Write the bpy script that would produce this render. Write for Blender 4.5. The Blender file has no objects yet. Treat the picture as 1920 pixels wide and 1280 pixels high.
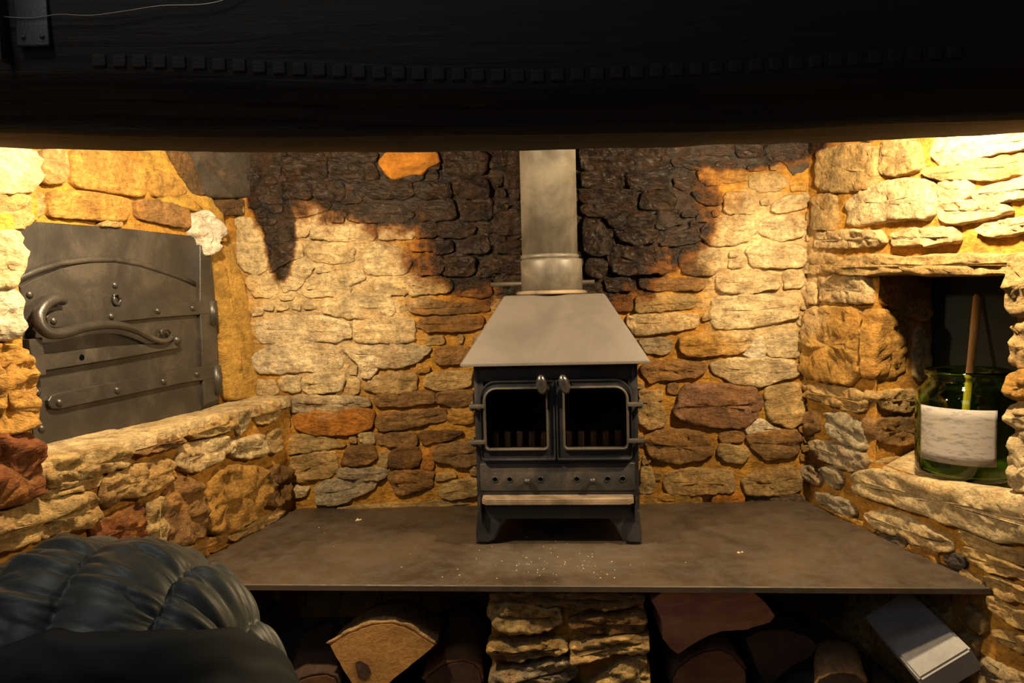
import bpy, bmesh, math, random
from mathutils import Vector, noise
random.seed(7)
SC = bpy.context.scene
COL = SC.collection
V = Vector

# ------------------------------------------------------------------ camera
F = 1333.0                       # focal length in pixels of the 1920x1280 frame
CAM = V((0, 0, 1.025))
PITCH = math.atan(90 / F)
ROLL = math.radians(1.5)
fw = V((0, math.cos(PITCH), -math.sin(PITCH)))
r0 = V((1, 0, 0)); u0 = r0.cross(fw)
right = r0 * math.cos(ROLL) - u0 * math.sin(ROLL)
up = r0 * math.sin(ROLL) + u0 * math.cos(ROLL)
cd = bpy.data.cameras.new('camera'); cam = bpy.data.objects.new('camera', cd); COL.objects.link(cam)
cd.sensor_width = 36.0; cd.lens = 36.0 * F / 1920.0; cd.clip_start = 0.02
from mathutils import Matrix
m3 = Matrix((right, up, -fw)).transposed()
cam.matrix_world = Matrix.Translation(CAM) @ m3.to_4x4()
SC.camera = cam

# ------------------------------------------------------------------ light
SC.view_settings.view_transform = 'Standard'; SC.view_settings.look = 'None'
SC.view_settings.gamma = 1.0; SC.view_settings.use_curve_mapping = False
SC.view_settings.exposure = 0.0
w = bpy.data.worlds.new('world'); SC.world = w; w.use_nodes = True
w.node_tree.nodes['Background'].inputs[0].default_value = (0.55, 0.72, 1.0, 1)
w.node_tree.nodes['Background'].inputs[1].default_value = 0.02
LAMPCOL = (1.0, 0.745, 0.43)
def lamp(name, loc, power, rad=0.03):
    l = bpy.data.lights.new(name, 'POINT'); l.energy = power; l.color = LAMPCOL; l.shadow_soft_size = rad
    o = bpy.data.objects.new(name, l); o.location = loc; COL.objects.link(o); return o
def spot(name, loc, aim, power, cone, blend):
    o = lamp(name, loc, power); l = o.data; l.type = 'SPOT'; l = o.data
    l.energy = power; l.spot_size = math.radians(cone); l.spot_blend = blend; l.shadow_soft_size = 0.03
    o.rotation_euler = (V(aim) - V(loc)).to_track_quat('-Z', 'Y').to_euler(); return o
spot('lamp_behind_beam', (-0.60, 1.35, 1.43), (-0.80, 1.90, 0.70), 74, 178, 0.30)
spot('lamp_behind_beam', (0.79, 1.41, 1.43), (0.60, 2.0, 0.75), 82, 178, 0.25)
wl = bpy.data.lights.new('room_window', 'AREA'); wl.energy = 9; wl.color = (0.86, 0.94, 1.0); wl.shape = 'RECTANGLE'; wl.size = 1.2; wl.size_y = 1.3
wo = bpy.data.objects.new('room_window', wl); COL.objects.link(wo); wo.location = (-1.5, -1.6, 2.3)
wo.rotation_euler = (V((-0.2, 1.2, 0.8)) - wo.location).to_track_quat('-Z', 'Y').to_euler()

cl = bpy.data.lights.new('coat_fill_light', 'AREA'); cl.energy = 4.5; cl.color = (1.0, 0.95, 0.86); cl.shape = 'DISK'; cl.size = 0.35  # unseen soft light added overhead to brighten the coat's quilting
co = bpy.data.objects.new('coat_fill_light', cl); COL.objects.link(co); co.location = (-0.75, 0.45, 2.3)
# ------------------------------------------------------------------ helpers
def ray(x, y):
    d = fw * F + right * (x - 960) - up * (y - 640)
    return d / d.y
def on_z(x, y, z):
    d = ray(x, y); return CAM + d * ((z - CAM.z) / d.z)
def on_y(x, y, Y): return CAM + ray(x, y) * Y
class Frame:
    """a plane in the room: origin, two axes along it and the normal that faces the viewer"""
    def __init__(s, P, a, b, n): s.P, s.a, s.b, s.n = V(P), V(a).normalized(), V(b).normalized(), V(n).normalized()
    def off(s, h): return Frame(s.P + s.n * h, s.a, s.b, s.n)
    def uv(s, x, y, h=0.0):
        d = ray(x, y); P = s.P + s.n * h
        p = CAM + d * ((P - CAM).dot(s.n) / d.dot(s.n)) - s.P
        return (p.dot(s.a), p.dot(s.b))
    def at(s, u, v, h=0.0): return s.P + s.a * u + s.b * v + s.n * h
def link(name, verts, faces, mat, parent=None, smooth=True, origin=None, edges=()):
    me = bpy.data.meshes.new(name)
    o0 = V(origin) if origin is not None else V((0, 0, 0))
    me.from_pydata([tuple(V(v) - o0) for v in verts], list(edges), faces)
    me.validate(); me.update()
    bm = bmesh.new(); bm.from_mesh(me)
    bmesh.ops.recalc_face_normals(bm, faces=bm.faces); bm.to_mesh(me); bm.free()
    if smooth: me.polygons.foreach_set('use_smooth', [True] * len(me.polygons))
    if mat: me.materials.append(mat)
    o = bpy.data.objects.new(name, me); COL.objects.link(o)
    o.location = o0
    if parent is not None:
        o.parent = parent
        if parent.type == 'EMPTY' and parent.get('loc_world'): pass
    return o
def tag(o, label=None, cat=None, group=None, kind=None):
    if label: o['label'] = label
    if cat: o['category'] = cat
    if group: o['group'] = group
    if kind: o['kind'] = kind
    return o
def empty(name, loc, rz=0, **k):
    o = bpy.data.objects.new(name, None); COL.objects.link(o); o.location = loc; o.rotation_euler = (0, 0, rz)
    o.empty_display_size = 0.05
    return tag(o, **k)
def child(o, parent):
    """parent keeping the world position of things written in world coordinates"""
    o.parent = parent; o.matrix_parent_inverse = pmat(parent).inverted(); return o
def pmat(o):
    m = Matrix.LocRotScale(o.location, o.rotation_euler, o.scale)
    if o.parent: m = pmat(o.parent) @ o.matrix_parent_inverse @ m
    return m
class MB:
    """collects pieces of one mesh"""
    def __init__(s): s.v = []; s.f = []
    def add(s, vs, fs):
        k = len(s.v); s.v += [V(v) for v in vs]; s.f += [tuple(i + k for i in f) for f in fs]; return s
    def box(s, x0, x1, y0, y1, z0, z1, b=0.0):
        if b <= 0:
            vs = [(x, y, z) for x in (x0, x1) for y in (y0, y1) for z in (z0, z1)]
            return s.add(vs, [(0, 1, 3, 2), (4, 6, 7, 5), (0, 4, 5, 1), (2, 3, 7, 6), (0, 2, 6, 4), (1, 5, 7, 3)])
        bm = bmesh.new(); bmesh.ops.create_cube(bm, size=1)
        for v in bm.verts: v.co = V(((x0 + x1) / 2 + v.co.x * (x1 - x0), (y0 + y1) / 2 + v.co.y * (y1 - y0), (z0 + z1) / 2 + v.co.z * (z1 - z0)))
        bmesh.ops.bevel(bm, geom=bm.edges[:], offset=b, segments=2, affect='EDGES', profile=0.6)
        bm.verts.index_update()
        s.add([v.co.copy() for v in bm.verts], [[v.index for v in f.verts] for f in bm.faces]); bm.free(); return s
    def tube(s, pts, rad, n=10, cap=True):
        pts = [V(p) for p in pts]; R = rad if isinstance(rad, (list, tuple)) else [rad] * len(pts)
        rings = []; ref = V((0.13, 0.31, 0.94)).normalized()
        for i, p in enumerate(pts):
            t = (pts[min(i + 1, len(pts) - 1)] - pts[max(i - 1, 0)]).normalized()
            a = t.cross(ref)
            if a.length < 1e-3: a = t.cross(V((1, 0, 0)))
            a.normalize(); b = t.cross(a)
            rings.append([p + (a * math.cos(2 * math.pi * k / n) + b * math.sin(2 * math.pi * k / n)) * R[i] for k in range(n)])
        vs = [v for r in rings for v in r]; fs = []
        for i in range(len(rings) - 1):
            for k in range(n):
                fs.append((i * n + k, i * n + (k + 1) % n, (i + 1) * n + (k + 1) % n, (i + 1) * n + k))
        if cap: fs += [tuple(range(n)), tuple(range((len(rings) - 1) * n, len(rings) * n))]
        return s.add(vs, fs)
    def lathe(s, prof, c=(0, 0, 0), n=32, axis='z', closed=False):
        vs = []; fs = []
        for (r, z) in prof:
            for k in range(n):
                a = 2 * math.pi * k / n
                p = (r * math.cos(a), r * math.sin(a), z)
                if axis == 'y': p = (p[0], -z, p[1])
                vs.append((c[0] + p[0], c[1] + p[1], c[2] + p[2]))
        m = len(prof)
        for i in range(m if closed else m - 1):
            j = (i + 1) % m
            for k in range(n): fs.append((i * n + k, i * n + (k + 1) % n, j * n + (k + 1) % n, j * n + k))
        return s.add(vs, fs)
    def prism(s, pts, at, h0, h1, bev=0.0):
        """polygon pts (u,v) placed by at(u,v,h); a chamfer of width bev on the front edge"""
        n = len(pts); cx = sum(p[0] for p in pts) / n; cy = sum(p[1] for p in pts) / n
        lay = [[at(u, v, h0) for u, v in pts]]
        if bev > 0:
            lay.append([at(u, v, h1 - bev) for u, v in pts])
            ins = inset(pts, bev); lay.append([at(u, v, h1) for u, v in ins])
        else: lay.append([at(u, v, h1) for u, v in pts])
        vs = [p for l in lay for p in l]; fs = [tuple(range(n))[::-1], tuple(range((len(lay) - 1) * n, len(lay) * n))]
        for i in range(len(lay) - 1):
            for k in range(n): fs.append((i * n + k, i * n + (k + 1) % n, (i + 1) * n + (k + 1) % n, (i + 1) * n + k))
        return s.add(vs, fs)
    def build(s, name, mat, parent=None, smooth=True, keep=False, angle=None):
        o = link(name, s.v, s.f, mat, None, smooth)
        if angle is not None:
            o.data.polygons.foreach_set('use_smooth', [True] * len(o.data.polygons))
            o.data.set_sharp_from_angle(angle=math.radians(angle))
        if parent is not None:
            if keep: child(o, parent)
            else: o.parent = parent
        return o
def area(p): return 0.5 * sum(p[i][0] * p[(i + 1) % len(p)][1] - p[(i + 1) % len(p)][0] * p[i][1] for i in range(len(p)))
def inset(pts, d):
    sg = 1 if area(pts) > 0 else -1; n = len(pts); out = []
    for i in range(n):
        a, b, c = V(pts[i - 1]), V(pts[i]), V(pts[(i + 1) % n])
        e1 = (b - a).normalized(); e2 = (c - b).normalized()
        n1 = V((-e1.y, e1.x)) * sg; n2 = V((-e2.y, e2.x)) * sg
        m = (n1 + n2); L = m.length
        m = m / L if L > 1e-5 else n1
        out.append(tuple(b + m * (d / max(0.5, m.dot(n1)))))
    return out
def chaikin(p, k=0.22, it=2):
    for _ in range(it):
        q = []
        for i in range(len(p)):
            a, b = p[i], p[(i + 1) % len(p)]
            q += [(a[0] + (b[0] - a[0]) * k, a[1] + (b[1] - a[1]) * k), (b[0] + (a[0] - b[0]) * k, b[1] + (a[1] - b[1]) * k)]
        p = q
    return p
def resample(p, n):
    L = [0]
    for i in range(len(p)):
        a, b = p[i], p[(i + 1) % len(p)]; L.append(L[-1] + math.hypot(b[0] - a[0], b[1] - a[1]))
    out = []; j = 0
    for k in range(n):
        t = L[-1] * k / n
        while L[j + 1] < t: j += 1
        a, b = p[j], p[(j + 1) % len(p)]; q = (t - L[j]) / max(1e-9, L[j + 1] - L[j])
        out.append((a[0] + (b[0] - a[0]) * q, a[1] + (b[1] - a[1]) * q))
    return out, L[-1]

# ------------------------------------------------------------------ materials
def mat(name, col=(0.5, 0.5, 0.5), rough=0.8, metal=0.0, spec=0.5):
    m = bpy.data.materials.new(name); m.use_nodes = True
    b = m.node_tree.nodes['Principled BSDF']
    b.inputs['Base Color'].default_value = (*col, 1); b.inputs['Roughness'].default_value = rough
    b.inputs['Metallic'].default_value = metal; b.inputs['Specular IOR Level'].default_value = spec
    return m
class NT:
    def __init__(s, m): s.t = m.node_tree; s.b = s.t.nodes['Principled BSDF']
    def n(s, typ, **k):
        x = s.t.nodes.new(typ)
        for a, v in k.items(): setattr(x, a, v)
        return x
    def lk(s, a, b): s.t.links.new(a, b)
    def put(s, sock, v):
        if hasattr(v, 'links'): s.lk(v, sock)
        else: sock.default_value = v
    def math(s, op, a, b=0.0, c=None, clamp=False):
        x = s.n('ShaderNodeMath', operation=op, use_clamp=clamp); s.put(x.inputs[0], a); s.put(x.inputs[1], b)
        if c is not None: s.put(x.inputs[2], c)
        return x.outputs[0]
    def ramp(s, v, a, b, c=0.0, d=1.0):
        x = s.n('ShaderNodeMapRange', interpolation_type='SMOOTHSTEP'); s.put(x.inputs[0], v)
        x.inputs[1].default_value = a; x.inputs[2].default_value = b; x.inputs[3].default_value = c; x.inputs[4].default_value = d
        return x.outputs[0]
    def noise(s, vec, scale, detail=5, rough=0.6, dist=0.0):
        x = s.n('ShaderNodeTexNoise'); s.lk(vec, x.inputs['Vector']); x.inputs['Scale'].default_value = scale
        x.inputs['Detail'].default_value = detail; x.inputs['Roughness'].default_value = rough; x.inputs['Distortion'].default_value = dist
        return x.outputs['Fac']
    def mix(s, f, a, b, mode='MIX'):
        x = s.n('ShaderNodeMix', data_type='RGBA', blend_type=mode, clamp_factor=True); s.put(x.inputs[0], f)
        for i, v in ((6, a), (7, b)):
            if hasattr(v, 'links'): s.lk(v, x.inputs[i])
            else: x.inputs[i].default_value = (*v, 1)
        return x.outputs[2]
    def bump(s, h, strength=0.5, dist=0.01, prev=None):
        x = s.n('ShaderNodeBump'); s.lk(h, x.inputs['Height']); x.inputs['Strength'].default_value = strength; x.inputs['Distance'].default_value = dist
        if prev is not None: s.lk(prev, x.inputs['Normal'])
        return x.outputs[0]
    def pos(s): return s.n('ShaderNodeNewGeometry').outputs['Position']
    def obj(s): return s.n('ShaderNodeTexCoord').outputs['Object']
    def stretch(s, vec, sc):
        x = s.n('ShaderNodeMapping'); s.lk(vec, x.inputs['Vector']); x.inputs['Scale'].default_value = sc; return x.outputs[0]

# key points of the room, read once from the plan of the place
HZ = 0.36
BL = V((-0.707, 2.231, 0)); BR = V((0.903, 2.174, 0))
WB = Frame(BL, BR - BL, (0, 0, 1), V((0, 0, 1)).cross(BR - BL) * -1)
dL = V((0.27, 1, 0)).normalized(); WL = Frame(BL, dL, (0, 0, 1), (dL.y, -dL.x, 0))
dR = V((-0.2, 1, 0)).normalized(); WR = Frame(BR, dR, (0, 0, 1), (-dR.y, dR.x, 0))
REC = 0.13
WU = WL.off(-REC)                # upper left wall and oven door, set back behind the ledge

def soot_mask(nt, p):
    """smoke stain: two blurred lobes on the chimney back"""
    sx = nt.n('ShaderNodeSeparateXYZ'); nt.lk(p, sx.inputs[0])
    nz = nt.noise(p, 9, 6, 0.65); nz2 = nt.noise(p, 3.2, 3, 0.5)
    out = None
    for (px, py, a, b) in ((1040, 395, 0.50, 0.33), (690, 275, 0.50, 0.25), (1385, 262, 0.34, 0.10), (494, 325, 0.095, 0.18), (518, 415, 0.058, 0.19)):
        c = on_y(px, py, 2.2)
        dx = nt.math('DIVIDE', nt.math('SUBTRACT', sx.outputs[0], c.x), a)
        dz = nt.math('DIVIDE', nt.math('SUBTRACT', sx.outputs[2], c.z), b)
        d = nt.math('SQRT', nt.math('ADD', nt.math('MULTIPLY', dx, dx), nt.math('MULTIPLY', dz, dz)))
        d = nt.math('ADD', d, nt.math('MULTIPLY', nt.math('SUBTRACT', nz, 0.5), 0.85))
        d = nt.math('ADD', d, nt.math('MULTIPLY', nt.math('SUBTRACT', nz2, 0.5), 0.5))
        m = nt.ramp(d, 1.12, 0.72)
        out = m if out is None else nt.math('MAXIMUM', out, m)
    return nt.math('MULTIPLY', out, nt.ramp(sx.outputs[1], 2.0, 2.12))

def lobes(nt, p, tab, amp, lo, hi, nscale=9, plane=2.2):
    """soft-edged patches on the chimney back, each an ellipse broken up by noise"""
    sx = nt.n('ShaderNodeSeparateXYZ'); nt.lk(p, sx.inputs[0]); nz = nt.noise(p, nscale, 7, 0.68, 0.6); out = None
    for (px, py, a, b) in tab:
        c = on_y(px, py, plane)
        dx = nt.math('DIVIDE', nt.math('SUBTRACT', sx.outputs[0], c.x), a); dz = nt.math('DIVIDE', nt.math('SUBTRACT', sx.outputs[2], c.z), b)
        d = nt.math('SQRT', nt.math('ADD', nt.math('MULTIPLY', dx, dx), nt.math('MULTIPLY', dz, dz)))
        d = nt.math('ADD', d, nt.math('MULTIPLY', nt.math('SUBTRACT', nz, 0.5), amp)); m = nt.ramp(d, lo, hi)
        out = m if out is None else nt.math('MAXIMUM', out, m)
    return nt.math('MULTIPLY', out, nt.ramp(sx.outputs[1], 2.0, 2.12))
def masonry(name, col=None, speck=1.0, bump=1.0, soot=True, sc=1.0, stain=0.4, wash=1.0):
    m = mat(name, rough=0.92, spec=0.3); nt = NT(m); p = nt.pos()
    if col is None:
        base = nt.n('ShaderNodeObjectInfo').outputs['Color']
    else:
        rgb = nt.n('ShaderNodeRGB'); rgb.outputs[0].default_value = (*col, 1); base = rgb.outputs[0]
    n1 = nt.noise(p, 13 * sc, 7, 0.66, 0.5); n2 = nt.noise(p, 85 * sc, 8, 0.74); n3 = nt.noise(p, 7.5 * sc, 7, 0.66, 0.8)
    if soot:
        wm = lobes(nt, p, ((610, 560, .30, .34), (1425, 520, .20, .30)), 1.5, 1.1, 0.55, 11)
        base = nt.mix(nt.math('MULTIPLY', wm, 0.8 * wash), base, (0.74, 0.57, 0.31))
    c = nt.mix(nt.ramp(n3, 0.46, 0.66, 0.0, stain), base, (0.44, 0.20, 0.035))
    n4 = nt.noise(p, 24 * sc, 6, 0.7, 0.3)
    c = nt.mix(nt.ramp(n4, 0.57, 0.72, 0.0, 0.33 * speck), c, (0.17, 0.10, 0.05))
    k = nt.math('MULTIPLY', nt.ramp(n1, 0.25, 0.75, 0.55, 1.35), nt.ramp(n2, 0.28, 0.62, 1 - 0.5 * speck, 1.12))
    sc_ = nt.n('ShaderNodeVectorMath', operation='SCALE'); nt.lk(c, sc_.inputs[0]); nt.lk(k, sc_.inputs['Scale'])
    c = sc_.outputs[0]
    layered = nt.noise(nt.stretch(p, (1, 1, 2.6)), 26 * sc, 8, 0.7, 0.5)
    hb = nt.math('ADD', nt.math('MULTIPLY', layered, 1.5), nt.math('MULTIPLY', nt.noise(p, 110 * sc, 6, 0.68), 0.5))
    nt.lk(nt.bump(hb, 0.95 * bump, 0.016), nt.b.inputs['Normal'])
    if soot:
        s = soot_mask(nt, p)
        c = nt.mix(nt.ramp(s, 0.02, 0.5, 0, 0.85), c, (0.22, 0.078, 0.016))
        c = nt.mix(nt.math('MULTIPLY', nt.ramp(s, 0.3, 0.85), nt.ramp(n4, 0.62, 0.4, 0.84, 0.985)), c, (0.004, 0.0034, 0.003) if col else (0.0115, 0.009, 0.0068))
        b2 = nt.bump(nt.math('MULTIPLY', nt.noise(nt.stretch(p, (1, 1, 1.8)), 42, 6, 0.6, 0.4), nt.ramp(s, .5, .95)), 1.0, 0.02, nt.b.inputs['Normal'].links[0].from_socket)
        nt.lk(b2, nt.b.inputs['Normal'])
        nt.lk(nt.ramp(s, 0.5, 1.0, 0.92, 0.28), nt.b.inputs['Roughness'])
        nt.lk(nt.ramp(s, 0.5, 1.0, 0.3, 0.55), nt.b.inputs['Specular IOR Level'])
    nt.lk(c, nt.b.inputs['Base Color'])
    return m
M = {}
M['stone'] = masonry('weathered_stone')
M['mortar'] = masonry('ochre_lime_mortar', (0.53, 0.258, 0.033), 0.7, 1.0, stain=0.25)
M['plain_stone'] = masonry('pier_stone', soot=False)
M['patch'] = masonry('lime_plaster', soot=False, stain=0.25, speck=.5)

def metal(name, col, rough, bs=0.3, scale=60, var=0.35, metallic=0.0, spec=0.5, dust=0.0):
    m = mat(name, col, rough, metallic, spec); nt = NT(m); p = nt.obj()
    a = nt.noise(p, 7, 5, 0.65, 0.5); b = nt.noise(p, scale, 6, 0.6)
    c = nt.mix(nt.ramp(a, 0.3, 0.72), tuple(x * (1 - var) for x in col), tuple(min(1, x * (1 + var)) for x in col))
    if dust: c = nt.mix(nt.ramp(nt.math('ADD', a, nt.math('MULTIPLY', b, 0.35)), 0.66, 0.86, 0, dust), c, (0.30, 0.22, 0.13))
    nt.lk(c, nt.b.inputs['Base Color']); nt.lk(nt.bump(b, bs, 0.002), nt.b.inputs['Normal'])
    nt.lk(nt.ramp(a, 0.3, 0.7, rough * 0.85, min(1, rough * 1.15)), nt.b.inputs['Roughness'])
    return m
M['iron'] = metal('black_cast_iron', (0.017, 0.018, 0.022), 0.42, 0.3, 220, 0.3, spec=0.5, dust=0.05)
M['canopy'] = metal('grey_stove_paint', (0.115, 0.100, 0.088), 0.55, 0.15, 300, 0.12)
M['pipe'] = metal('sooty_flue_steel', (0.135, 0.120, 0.097), 0.5, 0.2, 40, 0.45, spec=0.5)
M['oven'] = metal('dark_oven_iron', (0.027, 0.024, 0.021), 0.38, 0.3, 160, 0.25, spec=0.6, dust=0.06)
M['chrome'] = metal('dull_steel', (0.16, 0.155, 0.15), 0.25, 0.1, 60, 0.3, metallic=0.85)
M['ash'] = metal('ash_dusted_iron', (0.20, 0.145, 0.095), 0.7, 0.5, 70, 0.6)
M['worn'] = metal('worn_iron_edge', (0.062, 0.052, 0.040), 0.45, 0.3, 120, 0.35)
M['lit_dusty'] = metal('lit_dusty_cast_iron', (0.034, 0.031, 0.030), 0.55, 0.3, 200, 0.35, dust=0.16)  # paler base stands in for lamp light on the panel; ash dust over it
M['bar'] = metal('dull_fire_bar', (0.075, 0.065, 0.058), 0.8, 0.5, 90, 0.5)
M['black'] = mat('black_recess', (0.002, 0.002, 0.002), 0.9, spec=0.0)
M['board'] = metal('black_green_board', (0.011, 0.014, 0.011), 0.7, 0.1, 40, 0.25)
def wood(name, c0, c1, sc=(3, 60, 60), rough=0.75, bump=0.5):
    m = mat(name, c0, rough); nt = NT(m); p = nt.stretch(nt.obj(), sc)
    a = nt.noise(p, 1.0, 8, 0.65, 1.2); b = nt.noise(nt.obj(), 6, 4, 0.6)
    c = nt.mix(nt.ramp(a, 0.3, 0.7), c0, c1)
    c = nt.mix(nt.ramp(b, 0.45, 0.75, 0, 0.5), c, tuple(x * 0.45 for x in c0))
    nt.lk(c, nt.b.inputs['Base Color']); nt.lk(nt.bump(a, bump, 0.01), nt.b.inputs['Normal'])
    return m
M['beam'] = wood('blackened_oak', (0.0055, 0.0036, 0.0026), (0.0105, 0.0070, 0.0050), (2.5, 45, 45), 0.85)
M['logface'] = wood('split_birch_wood', (0.36, 0.17, 0.045), (0.50, 0.27, 0.08), (50, 4, 50), 0.85, 0.35)
M['logred'] = wood('split_red_wood', (0.22, 0.085, 0.045), (0.34, 0.15, 0.085), (9, 9, 30), 0.85, 0.35)
M['logdark'] = wood('split_dark_wood', (0.040, 0.020, 0.011), (0.075, 0.038, 0.02), (20, 4, 20), 0.9, 0.4)
M['logredark'] = wood('split_brown_wood', (0.10, 0.040, 0.016), (0.17, 0.07, 0.028), (9, 9, 30), 0.85, 0.35)
M['bark'] = wood('peeling_bark', (0.22, 0.13, 0.06), (0.50, 0.30, 0.11), (40, 6, 40), 0.9, 0.9)
M['spoon'] = wood('wooden_spoon_handle', (0.42, 0.20, 0.06), (0.55, 0.30, 0.10), (30, 30, 3), 0.6, 0.2)
# hearth plate
m = mat('worn_slate_plate', (0.08, 0.07, 0.055), 0.5); nt = NT(m); p = nt.pos()
a = nt.noise(p, 3.5, 6, 0.65, 0.8); b = nt.noise(p, 24, 8, 0.7); d = nt.noise(nt.stretch(p, (1, 2.4, 1)), 7, 5, 0.6)
c = nt.mix(nt.ramp(a, 0.3, 0.7), (0.030, 0.0205, 0.0125), (0.080, 0.055, 0.033))
c = nt.mix(nt.ramp(b, 0.4, 0.75, 0, 0.6), c, (0.06, 0.05, 0.042))
# pale ash dust trodden into the plate in front of the stove legs
sx = nt.n('ShaderNodeSeparateXYZ'); nt.lk(p, sx.inputs[0])
dx = nt.math('DIVIDE', nt.math('SUBTRACT', sx.outputs[0], 0.10), 0.36); dy = nt.math('DIVIDE', nt.math('SUBTRACT', sx.outputs[1], 1.74), 0.14)
dd = nt.math('SQRT', nt.math('ADD', nt.math('MULTIPLY', dx, dx), nt.math('MULTIPLY', dy, dy)))
dd = nt.math('ADD', dd, nt.math('MULTIPLY', nt.math('SUBTRACT', d, 0.5), 1.3))
c = nt.mix(nt.ramp(dd, 1.05, 0.2, 0, 0.5), c, (0.13, 0.108, 0.082))
nt.lk(c, nt.b.inputs['Base Color']); nt.lk(nt.ramp(b, 0.3, 0.7, 0.42, 0.7), nt.b.inputs['Roughness']); nt.lk(nt.bump(b, 0.25, 0.004), nt.b.inputs['Normal'])
M['slate'] = m
# coat cloth
m = mat('dark_green_nylon', (0.042, 0.049, 0.040), 0.50, 0, 0.5); nt = NT(m); p = nt.obj()
b = nt.noise(p, 900, 2, 0.5); nt.lk(nt.bump(b, 0.12, 0.001), nt.b.inputs['Normal'])
nt.b.inputs['Sheen Weight'].default_value = 0.15; M['nylon'] = m
m = mat('matt_coat_lining', (0.016, 0.019, 0.019), 0.75, 0, 0.3); M['lining'] = m
# glass
m = mat('stove_glass', (0.62, 0.5, 0.4), 0.06); NT(m).b.inputs['Transmission Weight'].default_value = 1.0; NT(m).b.inputs['IOR'].default_value = 1.1; M['stoveglass'] = m
m = mat('green_bottle_glass', (0.32, 0.56, 0.08), 0.03); NT(m).b.inputs['Transmission Weight'].default_value = 1.0; NT(m).b.inputs['IOR'].default_value = 1.45; M['greenglass'] = m
m = mat('old_paper_label', (0.42, 0.36, 0.30), 0.85); nt = NT(m); p = nt.obj()
a = nt.noise(nt.stretch(p, (30, 30, 130)), 1.0, 6, 0.7, 0.3); b = nt.noise(p, 30, 6, 0.7)
c = nt.mix(nt.ramp(a, 0.46, 0.66, 0, 0.8), (0.30, 0.27, 0.24), (0.11, 0.10, 0.09)); c = nt.mix(nt.ramp(b, 0.5, 0.75, 0, 0.5), c, (0.38, 0.28, 0.12))
nt.lk(c, nt.b.inputs['Base Color']); M['paper'] = m
m = mat('pale_concrete', (0.50, 0.49, 0.47), 0.9); nt = NT(m); p = nt.obj()
a = nt.noise(p, 14, 6, 0.65); b = nt.noise(p, 130, 4, 0.6)
nt.lk(nt.mix(nt.ramp(a, 0.3, 0.7), (0.24, 0.235, 0.235), (0.32, 0.315, 0.31)), nt.b.inputs['Base Color']); nt.lk(nt.bump(b, 0.4, 0.004), nt.b.inputs['Normal']); M['concrete'] = m
M['floor'] = metal('stone_flags', (0.10, 0.085, 0.065), 0.8, 0.4, 40, 0.4)
M['plaster'] = masonry('smoke_grey_render', (0.042, 0.034, 0.027), 0.5, 0.5, soot=False, stain=0.06)
M['wire'] = mat('thin_grey_wire', (0.25, 0.25, 0.25), 0.4, 0.8)
M['crumb'] = mat('pale_ash_crumb', (0.62, 0.48, 0.30), 0.9)

TINT = dict(cream=(.62, .46, .235), tan=(.47, .305, .115), ochre=(.46, .245, .05), brown=(.26, .14, .048), dbrown=(.115, .064, .026), grey=(.40, .315, .19),
            orange=(.48, .18, .02), pink=(.29, .15, .075), red=(.19, .060, .016), soot=(.045, .034, .025), white=(.74, .62, .42), sgrey=(.085, .070, .055))

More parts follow.
